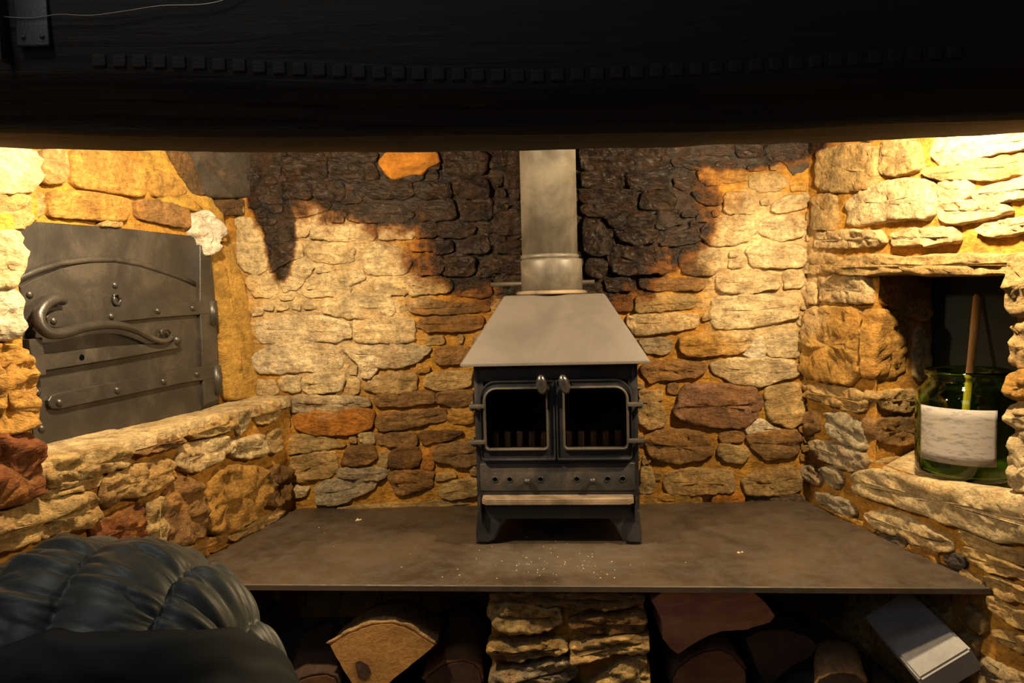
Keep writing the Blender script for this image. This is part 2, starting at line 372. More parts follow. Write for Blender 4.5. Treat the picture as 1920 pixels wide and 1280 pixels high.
# ------------------------------------------------------------------ masonry pieces
def stone(W, pts, tint, H=0.016, rough=1.0, parent=None, name='stone', depth=0.03, m='stone', rnd=0.15, grain=(16, 42), grow=0.0065):
    """one stone: its outline on the wall frame W in metres, a rounded broken face standing proud by about H"""
    p = chaikin(inset(pts, -grow) if grow else pts, rnd, 2)
    _, L = resample(p, 8)
    N = max(20, min(72, int(L / 0.0085)))
    p, L = resample(p, N)
    sd = random.random() * 50
    q = []
    for (u, v) in p:
        j = noise.noise_vector(V((u * 38, v * 38, sd)))
        k2 = noise.noise_vector(V((u * 95, v * 95, sd + 5)))
        q.append((u + (j.x * 0.0055 + k2.x * .0022) * rough, v + (j.y * 0.0045 + k2.y * .0022) * rough))
    p = q
    cx = sum(a for a, b in p) / N; cy = sum(b for a, b in p) / N
    sxx = sum((a - cx) ** 2 for a, b in p) / N; syy = sum((b - cy) ** 2 for a, b in p) / N; sxy = sum((a - cx) * (b - cy) for a, b in p) / N
    th = 0.5 * math.atan2(2 * sxy, sxx - syy); ax = (math.cos(th), math.sin(th))
    pr = [(a - cx) * ax[0] + (b - cy) * ax[1] for a, b in p]; pw = [-(a - cx) * ax[1] + (b - cy) * ax[0] for a, b in p]
    hl = max(0, (max(pr) - min(pr)) / 2 - (max(pw) - min(pw)) / 2 * 0.8); mid = (max(pr) + min(pr)) / 2
    tg = [(cx + ax[0] * max(mid - hl, min(mid + hl, t)), cy + ax[1] * max(mid - hl, min(mid + hl, t))) for t in pr]
    rings = ((0, None), (0.0, 0.15), (0.035, 0.74), (0.09, 0.93), (0.2, 1.0), (0.4, 1.02), (0.64, 1.03), (0.86, 1.03))
    if tint == 'soot': H *= 1.5
    tu, tv = random.uniform(-.06, .06), random.uniform(-.08, .08)
    vs, fs = [], []
    for ri, (t, hf) in enumerate(rings):
        for i in range(N):
            u = p[i][0] + (tg[i][0] - p[i][0]) * t; v = p[i][1] + (tg[i][1] - p[i][1]) * t
            if hf is None: h = -depth
            else:
                n1 = noise.noise(V((u * grain[0], v * grain[1], sd))); n2 = noise.noise(V((u * 55, v * 80, sd + 9))); n3 = noise.noise(V((u * 120, v * 150, sd + 3)))
                n1 = n1 - 0.5 * abs(n2)
                h = H * hf + (H * 0.55 * n1 + H * 0.28 * n2 + H * .12 * n3) * rough * min(1, hf + .15) + (u - cx) * tu * hf + (v - cy) * tv * hf
            vs.append(W.at(u, v, h))
        if ri:
            a = (ri - 1) * N; b = ri * N
            for i in range(N): fs.append((a + i, a + (i + 1) % N, b + (i + 1) % N, b + i))
    k = (len(rings) - 1) * N
    c = len(vs); vs.append(sum((V(x) for x in vs[k:k + N]), V((0, 0, 0))) / N)
    for i in range(N): fs.append((k + i, k + (i + 1) % N, c))
    o = link(name, vs, fs, M[m], None, True, origin=W.at(cx, cy, 0))
    t = TINT[tint] if isinstance(tint, str) else tint
    j = 1 + random.uniform(-.12, .12); jr = random.uniform(-.04, .04)
    o.color = (t[0] * j * (1 + jr), t[1] * j, t[2] * j * (1 - jr), 1)
    if parent is not None: child(o, parent)
    return o
def grid(W, u0, u1, v0, v1, step, amp=0.004, h=0.0, skip=None, hfun=None):
    nu = max(1, round((u1 - u0) / step)); nv = max(1, round((v1 - v0) / step)); vs = []; fs = []
    for j in range(nv + 1):
        for i in range(nu + 1):
            u = u0 + (u1 - u0) * i / nu; v = v0 + (v1 - v0) * j / nv
            d = h + amp * (noise.noise(V((u * 14, v * 14, 3.3))) + .6 * noise.noise(V((u * 40, v * 40, 7.7))))
            if hfun: d += hfun(u, v)
            vs.append(W.at(u, v, d))
    for j in range(nv):
        for i in range(nu):
            uc = u0 + (u1 - u0) * (i + .5) / nu; vc = v0 + (v1 - v0) * (j + .5) / nv
            if skip and skip(uc, vc): continue
            a = j * (nu + 1) + i; fs.append((a, a + 1, a + nu + 2, a + nu + 1))
    return vs, fs
# sheets on which outlines of the stones were measured: corner and scale of each
SH = dict(A=(380, 260, 3.556), B=(440, 580, 3.2), C=(1060, 260, 3.368), D=(1160, 600, 3.368), E=(1480, 240, 3.2), G=(1480, 600, 3.2),
          H=(1480, 900, 3.368), J=(0, 600, 2.783), K=(0, 260, 3.2), O=(0, 400, 2.909), P=(860, 1040, 3.0), Q=(500, 1060, 4.174), X=(0, 0, 1.0), Y=(1200, 1090, 2.824), S=(780, 270, 3.43))
def px(sh, s):
    x0, y0, k = SH[sh]; t = [float(a) for a in s.replace(',', ' ').split()]
    return [(x0 + t[i] / k, y0 + t[i + 1] / k) for i in range(0, len(t), 2)]
def outline(W, sh, s, h=0.0): return [W.uv(x, y, h) for x, y in px(sh, s)]
DONE = []
def lay(W, parent, sh, rows, H=0.016, rough=1.0, name='stone', m='stone', h0=0.0, depth=0.03):
    for r in rows.strip().splitlines():
        t, s = r.split(':'); t = t.split()
        o = outline(W, sh, s); Hs = H * (float(t[1]) if len(t) > 1 else 1.0)
        nm = 'brick' if len(t) > 2 else name
        DONE.append((parent.name, o))
        stone(W.off(h0) if h0 else W, o, t[0], Hs, rough * (0.6 if nm == 'brick' else 1), parent, nm, depth, m)

# ------------------------------------------------------------------ the setting
v, f = grid(Frame((0, 0, 0), (1, 0, 0), (0, 1, 0), (0, 0, 1)), -3.0, 3.0, -2.8, 2.4, 0.2, 0.001)
tag(link('floor', v, f, M['floor']), 'dark stone floor running under the raised hearth', 'floor', kind='structure')
v, f = grid(WB, -0.22, 1.75, 0.0, 1.95, 0.0125, 0.006, -0.001)
wall_back = tag(link('wall_back', v, f, M['mortar']), 'rough stone back wall of the fireplace with soot stains behind the flue', 'wall', kind='structure')
# left wall: plinth below the ledge, wall set back above it, near jamb
mb = MB()
mb.add(*grid(WL, -1.0, 0.03, 0.0, 0.712, 0.0125, 0.006, -0.001))
mb.add(*grid(WU, -0.95, 0.06, 0.70, 1.95, 0.0125, 0.004, -0.004))
LEDGE = Frame(WL.P + V((0, 0, 0.712)), WL.a, -WL.n, (0, 0, 1))
mb.add(*grid(LEDGE, -1.0, 0.03, 0.008, REC + .02, 0.0125, 0.003, -0.004))
mb.add(*grid(WL, -1.75, -0.895, 0.0, 1.2, 0.0125, 0.006, -0.001))
JN = Frame(WL.at(-0.895, 0, -0.008), -WL.n, (0, 0, 1), WL.a)
mb.add(*grid(JN, 0, 0.2, 0.6, 1.2, 0.0125, 0.004))
mb.add(*grid(WL.off(-0.05), -1.75, -0.80, 1.2, 1.95, 0.0125, 0.004, 0))
wall_left = tag(link('wall_left', mb.v, mb.f, M['mortar']), 'lamp-lit stone left wall of the fireplace around an iron oven door', 'wall', kind='structure')
# right wall with the niche
NU0, NU1, NZ0, NZ1 = -0.725, -0.300, 0.545, 1.058
ND = 0.235
mb = MB()
mb.add(*grid(WR, -1.5, 0.03, 0.0, 1.95, 0.0125, 0.006, -0.001, skip=lambda u, z: NU0 + .007 < u < NU1 - .007 and NZ0 + .007 < z < NZ1 - .007))
B1 = WR.uv(1746, 620, -ND)[0]                                      # far back edge of the niche
JF = Frame(WR.at(NU1, 0, -0.01), WR.at(B1, 0, -ND) - WR.at(NU1, 0, -0.01), (0, 0, 1), (0, -1, 0))
ja = JF.a; JF.n = V((ja.y, -ja.x, 0)).normalized()
JL = (WR.at(B1, 0, -ND) - WR.at(NU1, 0, -0.01)).length
mb.add(*grid(JF, -0.004, JL + .02, NZ0 - .03, NZ1 + .03, 0.0125, 0.004))
NN = Frame(WR.at(NU0, 0, -0.008), -WR.n, (0, 0, 1), WR.a)
mb.add(*grid(NN, 0, ND + .02, NZ0 - .03, NZ1 + .03, 0.0125, 0.004))
NT_ = Frame(WR.at(NU0, NZ1, 0), WR.a, -WR.n, (0, 0, -1)); mb.add(*grid(NT_, -.02, B1 - NU0 + .03, 0, ND + .02, 0.0125, 0.004))
NF = Frame(WR.at(NU0, NZ0, 0), WR.a, -WR.n, (0, 0, 1)); mb.add(*grid(NF, -.02, B1 - NU0 + .03, 0.0, ND + .02, 0.0125, 0.003, -0.006))
mb.add(*grid(WR.off(-ND - .012), NU0 - .04, B1 + .05, NZ0 - .04, NZ1 + .04, 0.05, 0.0))
wall_right = tag(link('wall_right', mb.v, mb.f, M['mortar']), 'lamp-lit stone right wall of the fireplace with a deep niche', 'wall', kind='structure')
# smoke hood above: front wall over the beam and a lid, both out of sight behind the beam
mb = MB().box(-2.6, 2.6, 1.24, 1.34, 1.60, 2.6)
tag(mb.build('wall_front', M['plaster'], smooth=False), 'sooty black chimney breast above the oak beam', 'wall', kind='structure')
mb = MB().box(-1.6, 1.6, 1.30, 2.45, 1.95, 2.0)
tag(mb.build('ceiling', M['plaster'], smooth=False), 'soot-black lid of the smoke hood over the fireplace', 'ceiling', kind='structure')

# ------------------------------------------------------------------ stones of the back wall
lay(WB, wall_back, 'A', '''
cream: 985 455 1140 440 1300 450 1400 500 1370 545 1240 555 1000 550 960 520
cream .8: 735 600 860 590 1150 575 1160 650 1130 670 720 665
cream: 1175 580 1300 565 1415 575 1410 655 1180 668
ochre .8: 695 720 860 700 1010 735 1010 810 860 825 720 800
cream: 1095 740 1200 690 1340 760 1380 800 1370 880 1290 905 1110 900 1080 830
cream .9: 590 830 690 800 740 860 690 920 640 1000 540 1010 520 900
cream .9: 705 940 860 900 1060 880 1080 930 940 980 700 1000
cream .7: 640 1020 820 1005 990 1000 960 1040 720 1050
tan: 1165 940 1360 930 1370 1030 1180 1040 1150 1000
cream 1.2: 790 1110 960 1040 1150 1030 1250 1060 1280 1130 1250 1190 960 1190 820 1150
cream .9: 170 520 320 540 370 640 420 720 440 850 380 900 280 880 220 720 170 620
tan: 290 930 400 920 500 960 490 1040 360 1050 320 990
tan .8: 540 700 650 690 670 780 560 810 460 880 450 800
cream .9: 620 560 800 530 810 570 720 590 700 640 610 650
soot: 550 180 700 190 830 170 840 260 560 270
soot: 540 300 720 300 730 390 560 400
soot: 750 310 880 290 950 330 930 410 760 400
dbrown: 560 420 740 430 850 420 830 480 700 500 560 520
dbrown: 960 340 1060 400 1040 425 940 425
soot: 1100 300 1290 290 1400 310 1400 390 1120 395
soot: 850 180 1140 175 1170 260 1090 285 870 270
soot: 550 80 760 70 830 150 700 175 550 165
soot: 850 80 1150 70 1160 150 880 160
soot: 1600 90 1780 80 1900 100 1890 230 1640 250
soot: 1420 300 1640 290 1660 390 1430 395
soot 1.2: 1680 280 1900 270 1910 400 1690 390
dbrown 1.2: 1440 420 1660 400 1700 530 1450 545
ochre: 1430 570 1550 565 1560 650 1430 655
brown: 1570 590 1740 570 1820 600 1800 650 1580 650
orange: 1390 690 1530 680 1535 750 1395 745
brown: 1550 690 1660 690 1660 750 1550 755
orange 1.2: 1440 800 1590 790 1600 900 1450 905
brown 1.2: 1610 800 1810 790 1810 900 1700 915 1610 905
tan 1.1: 1375 940 1550 930 1660 950 1660 1010 1500 1030 1380 1040
brown: 1690 950 1920 940 1920 1060 1700 1040
brown: 1360 1100 1500 1070 1700 1110 1900 1080 1910 1140 1700 1160 1400 1160
brown 1.2: 1470 1200 1700 1190 1880 1190 1840 1270 1500 1280 1440 1250
brown: 1720 680 1900 650 1915 760 1730 755
brown: 1740 430 1920 400 1920 530 1720 540
''', 0.0125, 1.25)
lay(WB, wall_back, 'B', '''
cream 1.2: 720 60 900 50 1080 60 1075 170 1040 195 720 190
white: 125 90 300 45 500 35 690 85 700 160 600 195 420 180 300 205 140 190
white: 110 280 250 215 450 200 590 210 640 290 640 350 400 370 260 380 130 370
grey 1.1: 650 240 860 215 1130 220 1180 240 1090 310 1000 340 900 350 760 330
brown 1.2: 1210 235 1400 220 1400 300 1330 325 1210 320
cream 1.3: 415 400 540 380 660 385 640 480 560 495 420 495
tan: 690 400 745 420 750 490 710 510 690 470
white 1.5: 760 300 830 270 870 330 830 400 770 410
tan 1.1: 830 400 1080 380 1090 470 1050 490 880 495 780 470
tan: 1150 390 1420 370 1420 455 1300 480 1140 460
grey 1.2: 340 530 500 515 800 530 815 570 700 595 480 615 350 610
brown 1.1: 840 515 1010 500 1190 500 1200 550 1060 570 850 570
brown 1.1: 1220 500 1420 480 1430 560 1350 580 1230 560
orange 1.3 b: 400 625 640 605 800 595 840 620 830 700 690 745 460 745 370 700 360 640
brown 1.2: 855 640 1000 620 1260 600 1270 660 1100 690 980 720 900 725 860 700
ochre: 1285 600 1430 610 1430 680 1290 670
cream: 760 740 830 740 840 790 790 800 755 780
brown: 855 750 1090 735 1090 810 1040 830 860 795
dbrown: 1110 750 1220 730 1370 735 1270 780 1130 800
tan: 330 760 480 750 610 790 660 820 480 840 310 860 300 800
tan 1.2: 320 900 470 860 600 850 620 960 560 1000 420 1030 330 1010
brown 1.2: 690 830 830 810 860 880 800 920 720 930 640 920
dbrown 1.3: 940 850 1080 820 1120 860 1100 940 1000 950 930 930
orange: 1130 840 1190 845 1190 960 1120 950
brown 1.3: 1220 810 1430 790 1470 830 1470 910 1360 940 1210 900 1190 840
grey: 630 960 880 950 920 980 890 1010 760 1010 620 990
brown 1.2: 930 970 1190 960 1190 1060 1090 1090 1000 1110 950 1060
grey 1.1: 490 1060 600 1015 860 1025 820 1080 600 1170 500 1160
cream: 340 1050 440 1070 430 1110 350 1120
tan 1.1: 1220 1060 1440 1010 1470 1060 1450 1110 1250 1130
tan .8: 280 550 330 560 330 700 285 680
cream: 270 410 390 400 390 490 280 480
cream .8: 100 430 240 430 260 500 110 510
tan .7: 880 860 920 850 915 940 870 930
tan .7: 620 1190 900 1170 1200 1160 1460 1150 1460 1200 1000 1205 640 1215
''', 0.013, 1.2)
lay(WB, wall_back, 'C', '''
soot 1.2: 90 60 300 50 460 60 620 50 640 110 640 190 400 210 100 205
soot 1.2: 100 220 360 220 375 300 110 315
soot 1.4: 385 228 640 250 640 312 400 322
soot 1.2: 90 335 250 330 440 335 430 400 100 408
soot 1.3: 475 340 640 330 690 390 680 442 480 442
soot: 100 418 300 420 440 440 430 475 110 485
soot 1.5: 250 490 460 480 570 500 560 555 290 555
dbrown 1.2: 585 470 700 455 720 540 640 570 578 560
soot 1.3: 110 515 230 535 290 640 270 730 120 725
soot 1.4: 310 575 440 568 580 600 560 645 440 672 330 620
soot 1.3: 290 685 540 690 560 800 650 850 300 855 270 760
brown: 565 700 660 690 680 820 640 840 570 790
dbrown 1.3: 740 690 960 700 1000 760 930 860 760 860 720 780
soot: 130 770 250 760 255 865 140 870
soot: 250 890 400 880 420 955 260 960
brown: 470 890 880 890 870 945 480 950
orange .9: 670 140 800 110 1050 130 1060 185 700 185
ochre: 840 200 1130 190 1150 265 860 285
brown: 800 340 980 350 970 415 850 405
tan: 1010 350 1150 340 1190 400 1190 470 1000 460
tan 1.2: 870 560 1000 500 1190 490 1210 580 1100 660 930 670 850 620
cream 1.1: 1225 530 1300 490 1500 500 1500 610 1360 640 1230 600
cream: 1330 400 1400 370 1520 350 1520 430 1400 460 1300 460
cream 1.1: 1145 685 1340 670 1500 690 1500 800 1340 810 1170 800
cream 1.1: 950 870 1110 860 1340 870 1340 940 1160 970 980 960
cream: 1380 850 1490 830 1490 930 1380 940
tan 1.2: 450 1000 640 990 820 1000 810 1060 620 1080 440 1090
cream 1.4: 930 1010 1200 990 1460 1000 1470 1120 1300 1170 970 1200 920 1150
cream 1.2: 390 1120 600 1110 830 1110 830 1180 600 1220 430 1230 400 1180
dbrown: 270 1000 420 990 420 1080 330 1090
tan .7: 1160 240 1350 220 1400 290 1300 335 1180 315
dbrown .8: 1070 40 1240 40 1240 110 1090 118
sgrey .8: 1260 40 1560 35 1540 170 1450 230 1400 150 1270 115
brown .8: 690 255 800 250 790 310 695 312
ochre .8: 1020 560 1060 520 1080 560 1040 600
tan .8: 760 590 830 570 840 640 700 670 600 670 640 630
''', 0.0125, 1.3)
lay(WB, wall_back, 'D', '''
grey: 130 130 230 115 330 130 320 190 270 210 170 190
ochre 1.3: 390 110 600 80 820 80 830 140 780 200 600 215 430 225 385 180
white .8: 780 210 850 130 905 110 915 220 880 240
cream: 930 90 1130 80 1140 230 940 220
brown 1.3: 140 290 280 260 530 270 550 300 500 350 300 370 190 390 150 340
cream 1.1: 580 270 750 245 1000 245 1120 270 1130 340 1000 380 910 415 740 400 600 330
pink 1.7: 380 480 430 410 600 400 850 430 900 500 870 600 800 670 600 670 420 640 345 590
tan 1.2: 920 430 1120 400 1160 470 1150 640 1080 670 960 640 930 560
tan: 130 450 270 450 270 500 140 510
tan 1.2: 130 530 250 520 295 600 280 660 190 680 130 650
white .9: 800 690 890 625 1020 690 900 715 810 710
brown 1.3: 810 730 900 715 1100 685 1140 740 1130 800 1080 870 920 870 830 790
brown: 640 730 700 700 790 720 770 760 660 765
brown 1.4: 150 750 250 690 420 690 560 740 590 830 520 870 350 900 220 880 180 800
tan: 640 780 800 800 810 850 760 900 660 880 620 820
tan 1.2: 290 980 420 940 710 950 720 1050 700 1080 480 1090 310 1090 290 1030
tan 1.2: 780 1000 900 950 1100 920 1150 970 1140 1080 940 1100 790 1090
tan: 140 930 200 940 220 1080 140 1090
ochre 1 b: 240 1105 510 1100 510 1160 240 1185
orange 1 b: 600 1100 780 1100 780 1160 590 1170
ochre 1 b: 135 1110 230 1110 230 1190 135 1190
sgrey .6: 800 1120 950 1110 1140 1100 1160 1140 1000 1150 800 1150
''', 0.0135, 1.15)
# flake of orange plaster left under the beam
stone(WB, outline(WB, 'A', '1180 170 1240 90 1400 70 1560 90 1580 160 1500 190 1460 240 1400 230 1280 270 1230 230'), (.44, .17, .018), 0.020, 0.5, wall_back, 'plaster_patch', m='patch')
# rubble in the gaps and the stones hidden behind the stove and flue, laid in courses
def inside(c, o):
    r = False
    for i in range(len(o)):
        (x1, y1), (x2, y2) = o[i], o[i - 1]
        if (y1 > c[1]) != (y2 > c[1]) and c[0] < (x2 - x1) * (c[1] - y1) / (y2 - y1) + x1: r = not r
    return r
def fill(W, parent, u0, u1, z0, z1, tints, ch=0.062, H=0.013, lr=(.08, .19), avoid=None):
    z = z0; near = [(min(a for a, b in o), max(a for a, b in o), min(b for a, b in o), max(b for a, b in o), inset(o, -.007)) for nm, o in DONE if nm == parent.name]
    while z < z1:
        h = ch * random.uniform(.75, 1.25); u = u0 - random.random() * .1
        while u < u1:
            l = random.uniform(*lr); u += .004
            q = [(u + .006, z + .004 + random.uniform(-.003, .003)), (u + l * .5, z + .003), (u + l - .006, z + .005 + random.uniform(-.004, .004)), (u + l - .004, z + h * .5), (u + l - .008, z + h - .004), (u + l * .45, z + h - .003), (u + .008, z + h - .006), (u + .004, z + h * .5)]
            cs = q + [(u + l * t, z + h * .5) for t in (.2, .35, .5, .65, .8)]
            ok = not (avoid and any(avoid(*c) for c in cs))
            if ok:
                for (a, b, c_, d, o) in near:
                    if a - .02 > u + l or b + .02 < u or c_ - .02 > z + h or d + .02 < z: continue
                    if any(inside(c, o) for c in cs) or any(inside(c, q) for c in o): ok = False; break
            if ok:
                near.append((u, u + l, z, z + h, q)); stone(W, q, random.choice(tints), H, 1.1, parent, grow=0.002); u += l
            else: u += l * .3
        z += h * .5
fill(WB, wall_back, WB.uv(870, 700)[0], WB.uv(1215, 700)[0], 0.40, 0.95, ['brown', 'tan', 'dbrown', 'brown'])
fill(WB, wall_back, WB.uv(960, 300)[0], WB.uv(1100, 300)[0], 0.95, 1.45, ['soot', 'dbrown'])
fill(WB, wall_back, -0.15, 1.72, 0.03, 0.29, ['brown', 'tan', 'dbrown'], 0.09)
fill(WB, wall_back, -0.05, 0.72, 0.40, 1.42, ['tan', 'cream', 'ochre', 'tan'], 0.030, 0.010, (.03, .075))
fill(WB, wall_back, 0.72, 1.60, 0.40, 1.42, ['tan', 'brown', 'ochre', 'tan'], 0.030, 0.010, (.03, .075))

# the back wall keeps its 290 largest visible stones as pieces; the small rubble between them becomes one part
kids = [o for o in wall_back.children if o.name.split('.')[0] == 'stone']
def shows(o):
    us = [v.co.dot(WB.a) for v in o.data.vertices]; zs = [v.co.z for v in o.data.vertices]
    a = (max(us) - min(us)) * (max(zs) - min(zs)); u = (o.location - WB.P).dot(WB.a)
    hid = o.location.z < HZ or (WB.uv(890, 700)[0] < u < WB.uv(1195, 700)[0] and o.location.z < 0.93)
    return a * (.05 if hid else 1)
kids.sort(key=shows, reverse=True); mb = MB()
for o in kids[290:]:
    mb.add([v.co + o.location for v in o.data.vertices], [tuple(p.vertices) for p in o.data.polygons])
    me = o.data; bpy.data.objects.remove(o); bpy.data.meshes.remove(me)
rb = child(mb.build('rubble', M['stone']), wall_back); rb.color = (.40, .25, .09, 1); tag(rb, kind='stuff')

# ------------------------------------------------------------------ stones of the left wall
lay(WL, wall_left, 'J', '''
tan 1.5: 215 740 400 705 560 660 660 690 640 760 480 800 330 840 240 875 215 830
brown 1.2: 660 680 760 635 920 590 920 640 820 670 700 700
tan 1.3: 940 580 1080 530 1200 485 1205 560 1100 590 980 610
cream 1.1: 1220 485 1290 465 1285 560 1230 590
tan 1.2: 1310 455 1430 425 1440 500 1400 530 1320 530
tan 1.3: 510 830 650 780 870 730 875 810 800 870 700 910 640 920 520 970
cream 1.2: 930 660 1080 630 1165 610 1165 690 1070 760 960 790 900 760
cream 1.2: 1180 640 1300 610 1370 600 1360 690 1330 715 1180 710
tan: 1390 590 1450 570 1460 660 1400 690
tan 1.7: -120 1050 0 1010 200 950 400 900 480 910 490 970 470 1060 300 1100 0 1180 -120 1220
red 1.4: 490 1060 580 1010 720 960 730 1040 735 1160 600 1190 470 1180 460 1100
brown 1.6: 850 900 920 810 1030 850 1040 950 1040 1110 960 1150 850 1190 830 1080
ochre 1.7: 1080 880 1130 780 1230 750 1370 780 1360 960 1270 1060 1130 1130 1070 1090
brown 1.3: 1375 790 1450 760 1500 780 1490 930 1385 980
ochre .9: 920 1225 1080 1135 1160 1120 1155 1160 1010 1255
tan .9: 1170 1110 1300 1050 1460 990 1430 1030 1200 1150
tan 1.1: 230 880 400 840 500 810 490 860 330 890 200 930
tan 1.2: 740 960 830 920 830 1160 745 1160
''', 0.017, 1.35)
# continuation of the plinth behind the coat
lay(WL, wall_left, 'X', '''
tan 1.3: 20 1050 120 1025 150 1060 120 1120 20 1130
brown 1.3: 165 1040 240 1035 290 1060 250 1110 165 1100
tan 1.3: 10 1140 130 1130 140 1190 20 1210
''', 0.017, 1.3)
# stones of the near jamb
lay(WL, wall_left, 'X', '''
cream 1.8: -60 440 15 436 30 465 30 520 8 538 -60 540
white 1.8: -60 548 20 548 25 590 22 632 -60 640
ochre 2.2: -60 648 26 652 44 690 50 730 38 760 38 800 -10 812 -60 815
red 2.4: -60 818 35 810 52 830 58 870 64 920 20 944 -60 955
tan 1.5: -130 440 -68 440 -68 560 -130 560
''', 0.016, 0.95)
WA = WL.off(-0.055)
lay(WA, wall_left, 'K', '''
cream 1.3: -120 70 60 60 170 70 220 150 220 230 150 320 -120 320
tan 1.1: -120 340 130 350 150 470 140 540 -120 540
''', 0.016, 1.4)
WA = WL.off(-REC + 0.006)
lay(WA, wall_left, 'K', '''
tan 1 b: 245 80 385 75 385 255 250 260
ochre 1.1 b: 430 80 620 75 840 160 850 340 700 320 440 280
ochre 1 b: 910 190 1020 230 1090 320 1000 355 920 330
tan .9 b: 160 335 240 335 240 445 150 465
ochre 1 b: 300 330 500 328 750 365 740 490 500 470 300 460
brown 1 b: 820 375 960 385 1110 425 1120 530 1000 510 830 470
tan .7: 600 520 640 480 700 480 720 520
''', 0.012, 0.9)
stone(WA, outline(WA, 'K', '1140 70 1580 70 1575 300 1510 345 1250 350 1200 320 1150 180'), 'sgrey', 0.030, 0.35, wall_left, 'stone', m='plaster')
stone(WA, outline(WA, 'K', '1000 70 1100 75 1170 240 1195 335 1120 310 1060 200'), 'dbrown', 0.016, 0.8, wall_left, 'stone')
stone(WA, outline(WA, 'K', '1270 385 1420 375 1530 365 1520 440 1310 460'), 'dbrown', 0.016, 1.0, wall_left, 'stone')
stone(WA, outline(WA, 'K', '1150 470 1200 435 1250 490 1305 540 1290 600 1250 610 1262 680 1200 692 1190 600 1140 560'), (.88, .82, .70), 0.034, 0.9, wall_left, 'plaster_patch', m='patch')
stone(WA, outline(WA, 'K', '850 65 980 65 1060 220 1120 330 1250 360 1310 470 1330 620 1260 560 1210 430 1110 410 960 370 920 230'), (.54, .31, .05), 0.012, 0.6, wall_left, 'plaster_patch', m='patch')
stone(WA, outline(WA, 'X', '402 470 432 455 450 520 470 600 474 700 470 745 418 748 414 640 405 560'), (.56, .315, .06), 0.014, 0.7, wall_left, 'plaster_patch', m='patch')
fill(WL, wall_left, -1.72, -0.93, 0.02, 1.17, ['tan', 'ochre', 'cream', 'brown'], 0.085, 0.014, (.07, .19), avoid=lambda u, z: u > -.91 or u < -1.74 or z > 1.19)
fill(WL, wall_left, -0.90, -0.02, 0.02, 0.34, ['tan', 'brown', 'ochre'], 0.085, 0.014, (.07, .19), avoid=lambda u, z: u > -.02 or z > .345)
# flat cream stones on top of the ledge
for (a, b, t) in ((-0.90, -0.585, 'cream'), (-0.575, -0.27, 'cream'), (-0.262, -0.02, 'cream')):
    stone(LEDGE, [(a, -.012), ((a + b) / 2, -.008), (b, -.014), (b, REC - .012), ((a + b) / 2, REC - .008), (a, REC - .012)], t, 0.010, 0.35, wall_left, 'ledge_stone', 0.02, rnd=.08)

# ------------------------------------------------------------------ stones of the right wall
lay(WR, wall_right, 'E', '''
tan 1.1: 170 150 300 110 540 110 550 290 480 360 330 380 170 370
tan 1.1: 558 90 785 80 795 250 620 280 558 262
cream 1.1: 875 70 1150 30 1500 0 1500 100 1250 150 1100 180 940 230 890 210
tan: 150 410 290 400 290 600 150 610
cream 1.2: 350 400 480 350 700 310 880 320 885 530 680 540 560 560 360 580
cream: 920 320 1080 300 1100 395 1000 440 930 430
cream: 1115 390 1400 310 1500 290 1500 390 1270 440 1150 415
cream 1.2: 910 470 1080 445 1290 450 1340 500 1180 545 1050 570 930 550
cream 1.1: 155 640 340 620 560 630 590 680 480 705 300 715 160 710
cream 1.2: 630 640 800 610 1010 600 1030 670 900 690 650 700
cream 1.2: 1150 610 1250 570 1400 550 1500 530 1500 600 1220 650
tan: 100 780 250 760 320 800 310 860 110 870
cream 1.2: 185 900 340 890 480 890 500 1000 500 1050 300 1035 200 1025
tan: 100 930 150 930 180 1050 110 1050
tan .9: 800 250 1250 180 1500 130 1500 240 1290 295 1100 300 900 300
''', 0.014, 1.15)
lay(WR, wall_right, 'E', '''
tan 1.5: 330 835 400 780 560 765 700 790 840 775 1100 762 1390 768 1700 760 1700 850 1390 862 1200 868 900 875 700 858 560 872 350 872
''', 0.016, 0.8, depth=.12)
lay(WR, wall_right, 'X', '''
ochre 1.5: 1518 580 1570 576 1618 578 1628 620 1630 690 1600 720 1560 714 1515 706 1512 650
''', 0.016, 1.3)
lay(WR, wall_right, 'G', '''
tan 1.1: 120 395 300 405 460 440 480 480 460 550 300 510 130 460
grey 1.3: 240 570 330 560 400 600 470 640 480 720 460 765 350 740 270 670
grey 1.2: 150 730 300 745 460 795 480 850 460 915 330 880 180 800
grey 1.2: 100 890 150 870 205 950 195 990 110 940
grey 1.2: 215 885 310 890 330 960 300 1010 240 960
brown: 80 560 170 550 190 650 120 690 80 640
''', 0.016, 1.3)
lay(WR, wall_right, 'H', '''
cream 1.3: 500 220 620 185 760 240 950 330 1040 390 1040 440 940 430 780 370 700 330 580 310
ochre: 770 425 830 405 940 435 950 530 860 495
sgrey: 590 335 700 338 760 385 750 420 620 362
grey: 180 80 280 100 400 150 430 200 400 230 280 180 190 120
tan 1.1: 1140 430 1280 470 1482 560 1600 600 1600 640 1300 560 1130 500
tan 1.1: 1290 600 1400 650 1600 720 1600 800 1350 720 1280 650
tan 1.1: 1300 740 1400 800 1600 880 1600 960 1350 850 1300 800
tan 1.1: 1330 950 1482 990 1600 1030 1600 1120 1400 1040 1340 1000
cream 1.1: 1250 1120 1400 1200 1600 1260 1600 1360 1240 1290 1230 1180
ochre .8: 310 212 420 242 540 305 520 325 400 275
sgrey .8: 1020 480 1110 485 1130 525 1080 555 1020 535
tan .9: 1100 560 1230 640 1240 700 1150 640
tan .9: 1120 330 1250 390 1482 450 1600 480 1600 550 1300 460 1150 400
tan: 1140 800 1240 860 1240 960 1150 900
tan: 1080 960 1200 1010 1200 1100 1100 1060
''', 0.015, 1.25)
